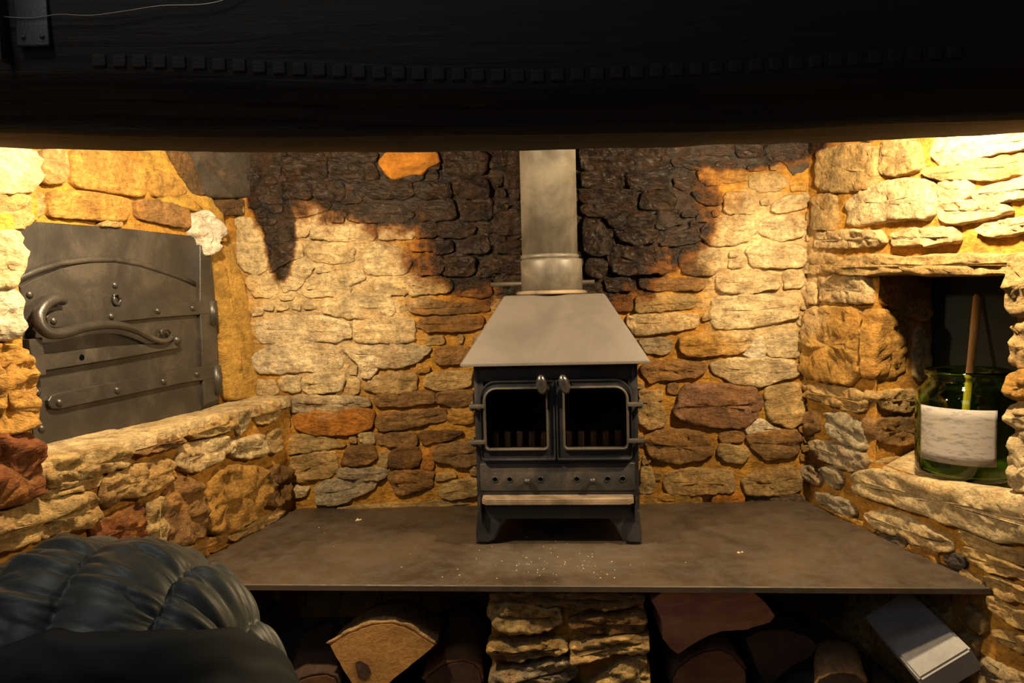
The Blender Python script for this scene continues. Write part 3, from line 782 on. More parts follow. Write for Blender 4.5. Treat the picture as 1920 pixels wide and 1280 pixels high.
# boulder that makes the niche sill: its top carries on to the back of the niche
SIL = outline(WR, 'X', '1600 890 1640 880 1735 899 1800 912 1925 930 1990 940 1990 1030 1925 1012 1890 1014 1850 1000 1760 968 1690 945 1612 922')
stone(WR, SIL, 'cream', 0.026, 0.8, wall_right, 'sill_stone', 0.02)
stone(NF, [(.0, -.01), (.2, -.016), (B1 - NU0 - .12, -.012), (B1 - NU0 + .0, ND - .03), (B1 - NU0, ND - .006), (0, ND - .006)], 'cream', 0.006, 0.3, wall_right, 'sill_stone', 0.02, rnd=.06)
# near edge of the niche, small rounded stones
for (y0, y1, t) in ((478, 590, 'tan'), (603, 692, 'tan'), (698, 748, 'ochre'), (753, 803, 'cream'), (808, 920, 'cream')):
    stone(WR, outline(WR, 'X', f'1907 {y0 + 8} 1925 {y0} 2010 {y0 - 6} 2010 {y1 - 4} 1925 {y1} 1904 {y1 - 10} 1902 {(y0 + y1) / 2}'), t, 0.024, 1.1, wall_right, 'stone', 0.10)
# far jamb of the niche
lay(JF, wall_right, 'X', '''
ochre 1.2: 1640 582 1668 584 1692 615 1698 660 1690 700 1655 712 1634 700 1634 640
cream .9: 1712 622 1726 614 1736 650 1738 690 1722 712 1710 700
tan 1.1: 1638 738 1680 731 1722 735 1727 757 1698 770 1650 766
brown 1.1: 1636 788 1680 784 1727 785 1730 825 1680 834 1640 825
tan: 1638 862 1705 856 1706 876 1660 882
ochre: 1650 515 1700 512 1736 520 1736 600 1690 590 1650 560
''', 0.013, 1.2)
niche_ = lambda u, z: NU0 - .10 < u < NU1 + .01 and NZ0 - .12 < z < NZ1 + .02
fill(WR, wall_right, -1.45, -0.30, 0.02, 1.45, ['tan', 'cream', 'ochre', 'tan'], 0.085, 0.014, (.07, .19), avoid=lambda u, z: u > -.05 or u < -1.48 or niche_(u, z))
fill(WR, wall_right, -0.60, -0.02, 0.02, 0.30, ['tan', 'brown', 'ochre'], 0.085, 0.014, (.07, .19), avoid=lambda u, z: u > -.02 or z > .34)
bp = MB().prism([(NU0 - .01, NZ0 + .002), (B1 + .002, NZ0 + .002), (B1 + .002, NZ1 - .002), (NU0 - .01, NZ1 - .002)], WR.at, -ND - .008, -ND)
child(bp.build('back_board', M['board'], None, False), wall_right)

# ------------------------------------------------------------------ hearth plate
fa = on_z(430, 1095, HZ); fb = on_z(1860, 1102, HZ); fd = (fb - fa).normalized()
def hit(P, d, W):   # where the front edge line meets a wall
    return P + d * ((W.P - P).dot(W.n) / d.dot(W.n))
q0 = hit(fa, fd, WL.off(.004)); q1 = hit(fb, fd, WR.off(-.012))
hp = [(q0.x, q0.y), (q1.x, q1.y), (BR.x - .004, BR.y - .003), (BL.x + .004, BL.y - .004)]
mb = MB().prism(hp, lambda u, v, h: V((u, v, h)), HZ - 0.014, HZ, 0.002)
hearth = tag(mb.build('hearth_plate', M['slate'], None, False), 'dark slate hearth plate carrying the stove, dusted with ash', 'hearth')
hearth.data.update()
# ash crumbs on the plate
mb = MB()
def crumb(mb, c, r):
    vs = [(c.x + r * random.uniform(.6, 1.3) * a, c.y + r * random.uniform(.6, 1.3) * b, c.z + (r * random.uniform(.5, .9) if k > 0 else 0)) for a, b, k in ((1, 0, 0), (-.5, .87, 0), (-.5, -.87, 0), (0.1, 0, 1))]
    mb.add(vs, [(0, 2, 1), (0, 1, 3), (1, 2, 3), (2, 0, 3)])
for i in range(95):
    x = random.gauss(1040, 95) if i < 70 else random.uniform(560, 1300); y = random.gauss(1062, 18) if i < 70 else random.uniform(985, 1090)
    if not (960 < y < 1092): continue
    crumb(mb, on_z(x, y, HZ), random.uniform(.0009, .0024))
tag(mb.build('ash_crumbs', M['crumb'], None, False), 'pale crumbs of ash scattered on the hearth plate before the stove', 'ash', kind='stuff')
for (x, y, r, t) in ((670, 975, .009, 'pale flake of ash lying alone on the left half of the hearth'), (1385, 1036, .006, 'small pale pebble lying alone on the right half of the hearth')):
    mb = MB(); crumb(mb, on_z(x, y, HZ), r); crumb(mb, on_z(x + 6, y - 1, HZ), r * .6)
    tag(mb.build('ash_flake', M['crumb'], None, False), t, 'ash flake', 'ash flakes on the hearth')

# ------------------------------------------------------------------ stone pier under the plate
pc = on_z(1064, 1103, HZ - .02)
WP = Frame((pc.x, pc.y + 0.010, 0), fd, (0, 0, 1), V((fd.y, -fd.x, 0)))
pier = empty('stone_pier', (WP.P.x, WP.P.y + .2, 0), label='rough stone pier holding up the middle of the hearth plate', cat='pier')
u0_, u1_ = WP.uv(921, 1180)[0], WP.uv(1208, 1180)[0]
mb = MB(); PZ = HZ - .0145
mb.add(*grid(WP, u0_, u1_, 0, PZ, .012, .004, -.008))
for (uu, sg) in ((u0_, -1), (u1_, 1)):
    fr = Frame(WP.at(uu, 0, -.008), -WP.n, (0, 0, 1), WP.a * sg); mb.add(*grid(fr, 0, .5, 0, PZ, .02, .005))
tp = Frame(WP.at(u0_, PZ, -.008), WP.a, -WP.n, (0, 0, 1)); mb.add(*grid(tp, 0, u1_ - u0_, 0, .5, .1, 0))
child(mb.build('mortar_core', M['mortar']), pier)
lay(WP, pier, 'P', '''
tan 1.1: 180 268 350 265 560 295 572 370 480 412 230 402 188 350
brown 1: 630 365 860 318 1035 315 1035 402 680 415
tan 1.2: 170 495 340 478 560 465 605 500 500 545 210 565
tan 1.3: 625 500 850 448 1050 428 1050 520 820 525 640 565
grey 1.4: 180 640 420 598 625 565 655 650 560 700 190 735
tan 1.4: 740 720 900 600 1030 555 1062 640 1060 740 800 760
brown .8: 180 200 420 205 700 200 1030 205 1030 250 700 285 560 260 350 245 190 245
brown 1.1: 200 760 480 720 700 740 720 820 420 850 190 850
tan 1.1: 760 790 1040 770 1060 860 900 900 750 890
grey 1.1: 190 880 480 880 640 900 640 980 200 990
tan 1.1: 680 920 900 930 1050 900 1060 990 700 1000
''', 0.024, 1.4, m='plain_stone')

# ------------------------------------------------------------------ stove
SA = math.radians(-4.5); SO = V((0.115, 1.855, HZ))
stove = empty('wood_stove', SO, SA, label='black cast iron wood stove with two glazed doors and grey hood on the hearth', cat='stove')
XC = -0.005
mb = MB()
mb.box(XC - .215, XC - .200, 0, .30, .085, .478, .004).box(XC + .200, XC + .215, 0, .30, .085, .478, .004)
mb.box(XC - .212, XC + .212, .285, .30, .085, .478, .003).box(XC - .21, XC + .21, .003, .297, .085, .105, .002).box(XC - .21, XC + .21, .003, .297, .46, .476, .002)
mb.box(XC - .21, XC + .21, .001, .016, .085, .228, .003).box(XC - .21, XC + .21, .001, .016, .434, .476, .003)
mb.box(XC - .21, XC - .19, .001, .016, .22, .44).box(XC + .19, XC + .21, .001, .016, .22, .44)
mb.build('body', M['iron'], stove, angle=35)
def rrect(x0, x1, z0, z1, rs, n=6):
    """rounded rectangle, radii bl br tr tl"""
    out = []
    for (cx, cz, r, a0) in ((x0 + rs[0], z0 + rs[0], rs[0], 180), (x1 - rs[1], z0 + rs[1], rs[1], 270), (x1 - rs[2], z1 - rs[2], rs[2], 0), (x0 + rs[3], z1 - rs[3], rs[3], 90)):
        for k in range(n): a = math.radians(a0 + 90 * k / (n - 1)); out.append((cx + r * math.cos(a), cz + r * math.sin(a)))
    return out
def ringmesh(mb, o, i, prof):
    """band between two matching outlines; prof: list of (t from outer to inner, y)"""
    n = len(o); vs = []; fs = []
    for (t, y) in prof:
        for (a, b), (c, d) in zip(o, i): vs.append((a + (c - a) * t, y, b + (d - b) * t))
    for k in range(len(prof) - 1):
        for j in range(n): fs.append((k * n + j, k * n + (j + 1) % n, (k + 1) * n + (j + 1) % n, (k + 1) * n + j))
    mb.add(vs, fs)
for sg in (-1, 1):
    xa, xb = (XC + sg * .0015, XC + sg * .198)
    if sg < 0:
        o = rrect(xb, xa, .224, .437, (.008, .004, .004, .042)); i = rrect(XC - .184, XC - .024, .258, .415, (.010, .008, .008, .030))
    else:
        o = rrect(xa, xb, .224, .437, (.004, .008, .042, .004)); i = rrect(XC + .024, XC + .184, .258, .415, (.008, .010, .030, .008))
    mb = MB(); ringmesh(mb, o, i, [(0, .0), (0, -.012), (.06, -.017), (.14, -.017), (.2, -.012), (.72, -.012), (.78, -.021), (.9, -.022), (1.0, -.016), (1.0, .004)])
    door = mb.build('door', M['iron'], stove, angle=40)
    rm = MB(); ringmesh(rm, inset(i, -.0055), inset(i, .0005), [(0, -.020), (.2, -.0235), (.6, -.0245), (1.0, -.022), (1.0, -.010)]); rm.build('window_rim', M['worn'], door)
    g = MB().prism(inset(i, -.006), lambda u, v, h: V((u, -h, v)), -.002, .002); g.build('glass', M['stoveglass'], door, False)
    kx = XC + (-.034 if sg < 0 else .024)
    k = MB(); prof = [(.0001, -.030), (.007, -.0275), (.0125, -.016), (.0145, -.003), (.0125, .011), (.008, .021), (.0001, .025)]
    k.lathe(prof, (0, 0, 0), 20); k.tube([(0, .03, .004), (0, 0, .004)], .005)
    ko = k.build('handle_knob', M['chrome'], door); ko.location = (kx, -.045, .432); ko.rotation_euler = (math.radians(14), math.radians(-4 if sg < 0 else -14), 0)
    for hz in (.372, .277):
        h = MB(); x0, x1 = sorted((XC + sg * .186, XC + sg * .226))
        h.box(x0, x1, -.030, -.014, hz - .005, hz + .005, .002); px_ = XC + sg * .219
        h.tube([(px_, -.022, hz - .013), (px_, -.022, hz + .008)], .0042, 10); h.box(px_ - .006, px_ + .006, -.02, .003, hz - .012, hz - .004, .001)
        h.lathe([(.0001, .013), (.0035, .0115), (.0045, .008), (.0045, .006)], (px_, -.022, hz), 12)
        h.build('hinge', M['worn'], door, angle=40)
MB().box(XC - .205, XC + .205, -.0015, .004, .140, .214, .002).build('lower_panel', M['lit_dusty'], stove)
mb = MB().box(XC - .004, XC + .004, -.010, .004, .23, .435, .002); mb.build('door_post', M['iron'], stove)
for x in (-.170, -.131, -.049, .047, .128, .167):
    h = MB().lathe([(.0001, .0030), (.0062, .0030)], (x, 0.0, .172), 18, 'y'); h.build('air_hole', M['black'], stove)
    r = MB().lathe([(.0060, .0), (.0060, .0042), (.0072, .0042), (.0080, .001)], (x, 0.0, .172), 18, 'y'); r.build('hole_rim', M['iron'], stove)
for x in (-.084, .088):
    h = MB().lathe([(.004, -.002), (.004, .012), (.0095, .013), (.0105, .018), (.008, .024), (.0001, .026)], (x, 0, .170), 20, 'y'); h.build('air_knob', M['iron'], stove)
# ash lip and ash pit front
mb = MB().prism([(XC - .20, -.001), (XC + .20, -.001), (XC + .197, .040), (XC + .185, .052), (XC - .185, .052), (XC - .197, .040)], lambda u, v, h: V((u, -v, h)), .118, .130, .003)
lip = mb.build('ash_lip', M['ash'], stove, False)
mb = MB().prism([(XC - .197, .038), (XC - .185, .0515), (XC + .185, .0515), (XC + .197, .038), (XC + .19, .032), (XC + .18, .045), (XC - .18, .045), (XC - .19, .032)], lambda u, v, h: V((u, -v, h)), .117, .133, .002)
mb.build('lip_rim', M['ash'], lip, False)
mb = MB().box(XC - .196, XC + .196, -.022, .002, .070, .118, .006); mb.box(XC - .18, XC + .18, .01, .28, .062, .09); mb.build('ash_pit', M['iron'], stove, angle=35)
for sx in (-1, 1):
    b = MB().prism([(XC + sx * .198, .11), (XC + sx * .207, .135), (XC + sx * .207, .075), (XC + sx * .200, .068)], lambda u, v, h: V((u, -h, v)), -.002, .045, .002); b.build('side_bracket', M['iron'], stove, False)
    for fy in (0, 1):
        # cabriole leg: wide shoulder, hollow inner edge, small toe
        o = [(.213, .092), (.128, .086), (.134, .070), (.150, .050), (.160, .030), (.170, .012), (.186, .004), (.217, .004), (.219, .03)]
        pts = [(XC + sx * u, v) for u, v in o]; y0 = -.018 if fy == 0 else .262
        l = MB(); l.prism(pts, lambda u, v, h: V((u, y0 + .04 - h, v)), 0, .04, .003)
        ins = inset(pts, .009); l.prism(inset(pts, .004), lambda u, v, h: V((u, y0 + .04 - h, v)), .039, .043, .002)
        l.lathe([(.0001, .0), (.017, .0), (.017, .003), (.012, .006), (.0001, .006)], (XC + sx * .205, y0 + .018, 0), 16)
        l.build('leg', M['iron'], stove, False)
# hood
def frustum(b0, b1, z0, z1):
    (x0, x1, y0, y1), (X0, X1, Y0, Y1) = b0, b1
    return [(x0, y0, z0), (x1, y0, z0), (x1, y1, z0), (x0, y1, z0), (X0, Y0, z1), (X1, Y0, z1), (X1, Y1, z1), (X0, Y1, z1)]
BX = [(0, 3, 2, 1), (4, 5, 6, 7), (0, 1, 5, 4), (1, 2, 6, 5), (2, 3, 7, 6), (3, 0, 4, 7)]
mb = MB(); a = (XC - .243, XC + .243, -.045, .315); b = (XC - .135, XC + .137, .075, .27)
bm = bmesh.new(); vv = [bm.verts.new(p) for p in frustum(a, b, .486, .659)]
for fc in BX: bm.faces.new([vv[i] for i in fc])
bmesh.ops.bevel(bm, geom=[e for e in bm.edges if min(v.co.z for v in e.verts) > .6 or abs(e.verts[0].co.z - e.verts[1].co.z) > .1], offset=.006, segments=3, affect='EDGES', profile=.6)
bm.verts.index_update(); mb.add([v.co.copy() for v in bm.verts], [[v.index for v in fc.verts] for fc in bm.faces]); bm.free()
mb.box(a[0], a[1], a[2], a[3], .479, .4862, .001)
mb.build('hood', M['canopy'], stove, angle=30)
# fire bars behind the glass and a bed of firebrick
for i in range(11):
    x = XC - .165 + i * .033
    MB().box(x - .008, x + .008, .035, .047, .235, .292, .003).build('fire_bar', M['bar'], stove)
MB().box(XC - .19, XC + .19, .036, .046, .232, .25, .002).build('bar_rail', M['iron'], stove)
MB().box(XC - .198, XC + .198, .26, .284, .11, .45, .002).build('fire_brick', M['plaster'], stove)
# flue
flue = empty('flue_pipe', SO + Matrix.Rotation(SA, 3, 'Z') @ V((-.012, .165, .66)), SA, label='tall grey steel flue pipe rising from the stove hood', cat='flue pipe')
MB().lathe([(.0785, .098), (.0785, .60), (.0785, .94), (.074, .94), (.074, .098)], (-.003, 0, 0), 48, closed=True).build('upper_pipe', M['pipe'], flue)
MB().lathe([(.0865, .008), (.0865, .092), (.0845, .097), (.0795, .099), (.0765, .099), (.0765, .008)], (0.001, 0, 0), 48, closed=True).build('lower_collar', M['pipe'], flue)
MB().lathe([(.0785, .099), (.0815, .101), (.0825, .105), (.0815, .109), (.0785, .111)], (-.003, 0, 0), 48).build('joint_band', M['pipe'], flue)
MB().lathe([(.088, .0005), (.100, .0005), (.100, .006), (.094, .010), (.086, .011)], (0, 0, 0), 48).build('base_ring', M['ash'], flue)
MB().tube([(-.175, .02, .032), (.122, .02, .032)], .006, 12).build('damper_rod', M['worn'], flue)

# ------------------------------------------------------------------ bread oven door
ov = empty('oven_door', WU.at(-.47, .745, 0), 0, label='black iron bread oven door with strap hinges and scrolled latch', cat='oven door')
def oplate(name, s, h0, h1, bev=.0015, parent=ov, mm='oven', rnd=0):
    o = outline(WU, 'O', s, h1)
    if rnd: o = chaikin(o, .2, rnd)
    mb = MB().prism(o, WU.at, h0, h1, bev); return child(mb.build(name, M[mm], None, False), parent)
oplate('back_plate', '40 45 150 42 620 75 1100 128 1130 200 1200 1050 1100 1100 100 1310 40 1240', -.004, .004)
leaf = oplate('door_leaf', '112 402 180 362 250 333 330 303 420 280 510 268 600 264 690 270 780 291 860 313 940 343 1010 372 1070 402 1078 560 1100 1075 192 1275 150 900', .004, .012)
oplate('frame_strip', '42 428 104 402 130 660 150 900 186 1275 130 1290 108 1150 75 760', .004, .014)
oplate('frame_post', '1092 170 1150 200 1176 480 1200 1010 1115 1045 1092 500', .004, .022)
mb = MB(); mb.tube([WU.at(*WU.uv(x, y, .012), .010) for x, y in px('O', '40 400 60 385 120 348 200 312 330 272 480 252 620 250 760 275 900 320 980 348 1060 382')], .0075, 8); child(mb.build('arch_moulding', M['oven']), ov)
s1 = oplate('strap_hinge', '255 565 268 540 300 530 500 518 860 495 1170 470 1175 545 850 570 500 605 300 625 265 612', .012, .023)
s2 = oplate('strap_hinge', '266 1020 280 995 310 982 600 925 1000 850 1195 825 1200 895 1000 925 640 1000 330 1065 285 1062 268 1045', .012, .023)
for (st, x, y0, y1) in ((s1, 1155, 475, 608), (s2, 1178, 830, 985)):
    a, b = px('O', f'{x} {y0} {x + 8} {y1}'); u, z0 = WU.uv(*a, .02); _, z1 = WU.uv(*b, .02)
    mb = MB().tube([WU.at(u, z0, .020), WU.at(u, z1, .020)], .014, 14); child(mb.build('knuckle', M['oven']), st)
br = oplate('latch_bracket', '160 688 232 676 244 770 256 880 182 892', .012, .034)
lb = oplate('latch_bar', '236 768 600 727 950 700 972 735 600 800 240 858', .018, .027)
ct = oplate('catch', '84 795 150 777 160 865 104 884', .004, .034, .003)
mb = MB().lathe([(.0001, 0), (.009, 0)], (0, 0, 0), 16, 'y')
def rivet(x, y, h, parent, r=.0085, name='rivet'):
    a, = px('O', f'{x} {y}'); u, z = WU.uv(*a, h); c = WU.at(u, z, h)
    vs = []; fs = []; n = 14; pr = [(1.0, -.1), (.95, .35), (.7, .68), (.35, .88)]
    for (rr, hh) in pr:
        for k in range(n): t = 2 * math.pi * k / n; vs.append(c + WU.a * (r * rr * math.cos(t)) + V((0, 0, r * rr * math.sin(t))) + WU.n * (r * hh * .9))
    for i in range(len(pr) - 1):
        for k in range(n): fs.append((i * n + k, i * n + (k + 1) % n, (i + 1) * n + (k + 1) % n, (i + 1) * n + k))
    fs.append(tuple(range((len(pr) - 1) * n, len(pr) * n)))
    o = link(name, vs, fs, M['oven'], None, True, origin=c); return child(o, parent)
for x, y in ((160, 442), (172, 607), (202, 975), (226, 1172), (625, 390)): rivet(x, y, .012, leaf)
for x, y in ((290, 585), (605, 560), (858, 530), (1050, 515)): rivet(x, y, .023, s1)
for x, y in ((322, 1030), (637, 962), (890, 915), (1073, 876)): rivet(x, y, .023, s2)
rivet(965, 690, .027, lb, .013, 'pivot_boss')
def odisc(x, y, h, r, parent, name, mm):
    a, = px('O', f'{x} {y}'); u, z = WU.uv(*a, h); n = 16
    vs = [WU.at(u + r * math.cos(2 * math.pi * k / n), z + r * math.sin(2 * math.pi * k / n), h) for k in range(n)]
    return child(link(name, vs, [tuple(range(n))], M[mm], None, False), parent)
odisc(447, 785, .0275, .007, lb, 'pin_hole', 'black'); odisc(127, 828, .0345, .008, ct, 'pin_hole', 'black')
a, = px('O', '630 468'); u, z = WU.uv(*a, .012)
mb = MB().tube([WU.at(u + .010 * math.cos(t * math.pi / 8), z + .013 * math.sin(t * math.pi / 8), .016) for t in range(17)], .0042, 8); child(mb.build('escutcheon_ring', M['oven']), leaf)
def spline(P, k=5):
    out = []
    for i in range(len(P) - 1):
        p0, p1, p2, p3 = P[max(i - 1, 0)], P[i], P[i + 1], P[min(i + 2, len(P) - 1)]
        for j in range(k):
            t = j / k; out.append(tuple(.5 * ((2 * p1[d]) + (-p0[d] + p2[d]) * t + (2 * p0[d] - 5 * p1[d] + 4 * p2[d] - p3[d]) * t * t + (-p0[d] + 3 * p1[d] - 3 * p2[d] + p3[d]) * t ** 3) for d in (0, 1)))
    return out + [P[-1]]
hk = spline(px('O', '348 482 315 464 255 490 217 540 214 590 240 632 290 656 370 645 450 622 560 607 660 612 750 640 820 678 880 697 925 686 936 655 910 630 876 642 884 664'))
hh = [.016 + .020 * math.sin(math.pi * min(1, i / (len(hk) * .8))) + .012 for i in range(len(hk))]
pts = [WU.at(*WU.uv(x, y, h), h) for (x, y), h in zip(hk, hh)]
R = [(.0125 if i < 36 else .0125 - (i - 36) * .00018) if i > 3 else .009 + i * .001 for i in range(len(pts))]
child(MB().tube(pts, R, 10).build('latch_handle', M['oven']), ov)

# ------------------------------------------------------------------ oak beam
def interp(tab, x):
    if x <= tab[0][0]: return tab[0][1] + (tab[1][1] - tab[0][1]) / (tab[1][0] - tab[0][0]) * (x - tab[0][0])
    for (a, b), (c, d) in zip(tab, tab[1:]):
        if x <= c: return b + (d - b) * (x - a) / (c - a)
    a, b = tab[-2]; c, d = tab[-1]; return d + (d - b) / (c - a) * (x - c)
bot = [(on_y(x, y, 1.30).x, on_y(x, y, 1.30).z) for x, y in ((0, 278), (250, 284), (500, 287), (750, 287), (1000, 283), (1250, 277), (1500, 270), (1720, 261), (1920, 250))]
not_ = [(on_y(x, y, 1.17).x, on_y(x, y, 1.17).z) for x, y in ((190, 115), (370, 120), (500, 128), (700, 138), (1000, 144), (1200, 136), (1450, 122), (1700, 105))]
vs = []; fs = []; xs = [-2.4 + i * .03 for i in range(161)]; xs_in = lambda x: max(bot[0][0] - .1, min(bot[-1][0] + .1, x))
for x in xs:
    zb = interp(bot, xs_in(x)); zn = interp(not_, max(not_[0][0], min(not_[-1][0], x)))
    e = .004 * noise.noise(V((x * 9, 1, 1))) + .002 * noise.noise(V((x * 40, 3, 1)))
    g = lambda k: .004 * noise.noise(V((x * 3.5, k * 2.7, 5)))
    prof = [(1.30, 1.62), (1.30, zb + .012 + e), (1.293, zb + e), (1.24, zb + .002 + g(1)), (1.192, zb + .004 + g(2)), (1.180, zb + .014 + g(3)),
            (1.176 + g(4), zb + .06), (1.174 + g(5), (zb + zn) / 2), (1.172 + g(6), zn - .018), (1.166, zn - .013), (1.166, zn + .012), (1.162, zn + .020), (1.158 + g(7), zn + .08), (1.158, 1.62)]
    vs += [(x, y, z) for y, z in prof]
n = 14
for i in range(len(xs) - 1):
    for k in range(n): fs.append((i * n + k, i * n + (k + 1) % n, (i + 1) * n + (k + 1) % n, (i + 1) * n + k))
fs += [tuple(range(n)), tuple(range((len(xs) - 1) * n, len(xs) * n))]
beam = tag(link('oak_beam', vs, fs, M['beam']), 'massive black oak beam spanning the top of the fireplace opening', 'beam')
# notched moulding along the beam: small teeth with dark gaps
tooth = None
for i in range(44):
    x = not_[0][0] + i * .0318; zn = interp(not_, x)
    if tooth is None:
        tooth = MB().box(-.0105, .0105, -.0035, .004, -.010, .010, .002).build('dentil', M['beam'], None); o = tooth
    else:
        o = tooth.copy(); COL.objects.link(o)
    o.location = (x, 1.166, zn); o.parent = beam
# iron bracket and thin wire at the left of the beam
c = on_y(62, 45, 1.155)
br_ = empty('iron_bracket', (c.x, 1.155, c.z), 0, label='square black iron bracket plate on the left end of the beam', cat='bracket')
MB().box(-.026, .026, -.004, .004, -.035, .045, .002).build('plate', M['iron'], br_)
MB().box(-.048, -.040, -.02, .004, -.06, .06, .002).build('flange', M['iron'], br_)
for (bx, bz) in ((-.014, -.022), (.016, -.022)): MB().lathe([(.0001, .008), (.003, .007), (.004, .004)], (bx, 0, bz), 10, 'y').build('screw', M['iron'], br_)
wp = spline([(-60, 26), (0, 31), (60, 34), (110, 27), (170, 29), (240, 20), (300, 11), (370, 9), (410, 3), (430, -6), (470, -30)], 4)
tag(MB().tube([on_y(x, y, 1.148) for x, y in wp], .0009, 6).build('wire', M['wire']), 'thin wire strung loosely across the upper left of the beam', 'wire')

# ------------------------------------------------------------------ jar in the niche
JC = WR.at(0, 0, 0); jx = on_z(1818, 905, NZ0 + .009)
jar_c = V((1.095, 1.70, NZ0 + .012))
jar = empty('glass_jar', jar_c, 0, label='wide green glass jar with a worn paper label standing in the wall niche', cat='jar')
outp = [(.0001, .0), (.095, .0), (.106, .006), (.110, .018), (.111, .10), (.110, .185), (.105, .205), (.092, .222), (.084, .232), (.084, .240), (.090, .246), (.091, .254), (.088, .258)]
inn = [(.083, .256), (.079, .240), (.079, .230), (.087, .219), (.100, .202), (.1045, .183), (.1055, .10), (.1045, .020), (.098, .012), (.0001, .010)]
MB().lathe(outp + inn, (0, 0, 0), 56).build('glass', M['greenglass'], jar)
mb = MB(); vs = []; fs = []; a0, a1 = math.radians(-180), math.radians(-92); nn = 24
for j in range(7):
    for i in range(nn + 1):
        a = a0 + (a1 - a0) * i / nn; z = .046 + .130 * j / 6; vs.append((.1122 * math.cos(a), .1122 * math.sin(a), z))
for j in range(6):
    for i in range(nn): fs.append((j * (nn + 1) + i, j * (nn + 1) + i + 1, (j + 1) * (nn + 1) + i + 1, (j + 1) * (nn + 1) + i))
lab = mb.add(vs, fs).build('paper_label', M['paper'], jar); tag(lab, 'worn cream paper label with faded print')
so = lab.modifiers.new('thick', 'SOLIDIFY'); so.thickness = .0006; so.offset = 1
# wooden spoon standing in the jar
sb = jar_c + V((-.03, -.02, .014)); st = WR.at(*WR.uv(1834, 552, -ND + .012), -ND + .012)
sd = (st - sb).normalized()
mb = MB(); sidev = sd.cross(V((0, 1, 0))).normalized(); nv = sd.cross(sidev)
L = (st - sb).length; prof = [(0, .020, .006), (.03, .027, .007), (.07, .018, .006), (.10, .010, .006), (L * .6, .010, .0055), (L - .01, .013, .005), (L, .008, .003)]
vs = []; fs = []; n = 12
for (t, w_, th_) in prof:
    for k in range(n): a = 2 * math.pi * k / n; vs.append(sb + sd * t + sidev * w_ * math.cos(a) + nv * th_ * math.sin(a))
for i in range(len(prof) - 1):
    for k in range(n): fs.append((i * n + k, i * n + (k + 1) % n, (i + 1) * n + (k + 1) % n, (i + 1) * n + k))
fs += [tuple(range(n)), tuple(range((len(prof) - 1) * n, len(prof) * n))]
tag(mb.add(vs, fs).build('wooden_spoon', M['spoon']), 'wooden spoon standing upright in the green jar', 'spoon')

# ------------------------------------------------------------------ logs under the hearth
def split_log(label, Y, face, face_mat, length, bark_to=0, bark_mat='bark', dirx=0.0, dz=0.0, sh='Q', group='split logs under the hearth', bt=.012, tilt=0.0):
    """a split log lying in depth: outline of its sawn end, the first bark_to points are its barked back"""
    P = [on_y(x, y, Y) for x, y in px(sh, face)]
    c = sum(P, V((0, 0, 0))) / len(P)
    root = empty('split_log', (c.x, c.y, min(p.z for p in P)), 0, label=label, cat='log', group=group)
    fine = []
    for i in range(len(P)):
        a, b = P[i], P[(i + 1) % len(P)]
        for k in range(3): fine.append(a.lerp(b, k / 3))
    P2 = [V((p.x + .002 * noise.noise(p * 90), Y + tilt * (p.z - c.z), p.z + .002 * noise.noise(p * 70 + V((3, 1, 2))))) for p in fine]
    K = 6; vs = []; fs = []; n = len(P2)
    for k in range(K + 1):
        t = k / K
        for p in P2:
            j = noise.noise_vector(V((p.x * 14, t * 4, p.z * 14))) * .006 * min(1, k)
            vs.append(c + (V((p.x, p.y, p.z)) - c) * (1 - .06 * t) + V((dirx * t, length * t, dz * t)) + j)
    for k in range(K):
        for i in range(n): fs.append((k * n + i, k * n + (i + 1) % n, (k + 1) * n + (i + 1) % n, (k + 1) * n + i))
    fs += [tuple(range(n)), tuple(range(K * n, (K + 1) * n))]
    child(link('wood', vs, fs, M[face_mat], None, False, origin=c), root)
    if bark_to:
        m_ = (bark_to - 1) * 3 + 1; bv = []; bf = []
        for k in range(K + 1):
            for lay_ in (0, 1):
                for i in range(m_):
                    v0 = vs[k * n + i]; ctr = V((c.x, v0.y, c.z - .03)); d = (v0 - ctr); d.y = 0; d.normalize()
                    e = bt * (.75 + .6 * noise.noise(V((v0.x * 40, v0.y * 30, v0.z * 40)))) if lay_ else 0.0006
                    bv.append(v0 + d * e + V((0, .003 if k == 0 else 0, 0)))
        for k in range(K):
            a = k * 2 * m_; b = (k + 1) * 2 * m_
            for i in range(m_ - 1):
                bf.append((a + m_ + i, a + m_ + i + 1, b + m_ + i + 1, b + m_ + i)); bf.append((a + i, b + i, b + i + 1, a + i + 1))
            bf.append((a, a + m_, b + m_, b)); bf.append((a + m_ - 1, b + m_ - 1, b + 2 * m_ - 1, a + 2 * m_ - 1))
        for i in range(m_ - 1): bf.append((i, i + 1, m_ + i + 1, m_ + i))
        a = K * 2 * m_
        for i in range(m_ - 1): bf.append((a + i, a + i + 1, a + m_ + i + 1, a + m_ + i))
        child(link('bark', bv, bf, M[bark_mat], None, True, origin=c), root)
    return root
qlog = split_log('pale quarter log with bark on its curved top, left of the stone pier', 1.615, '500 625 560 580 640 540 740 500 830 470 910 458 990 462 1070 485 1150 525 1230 575 1312 628 1150 760 1000 880 860 1000 780 1060 720 1000 640 880 570 760 520 670', 'logface', .24, 11, dz=-.05)
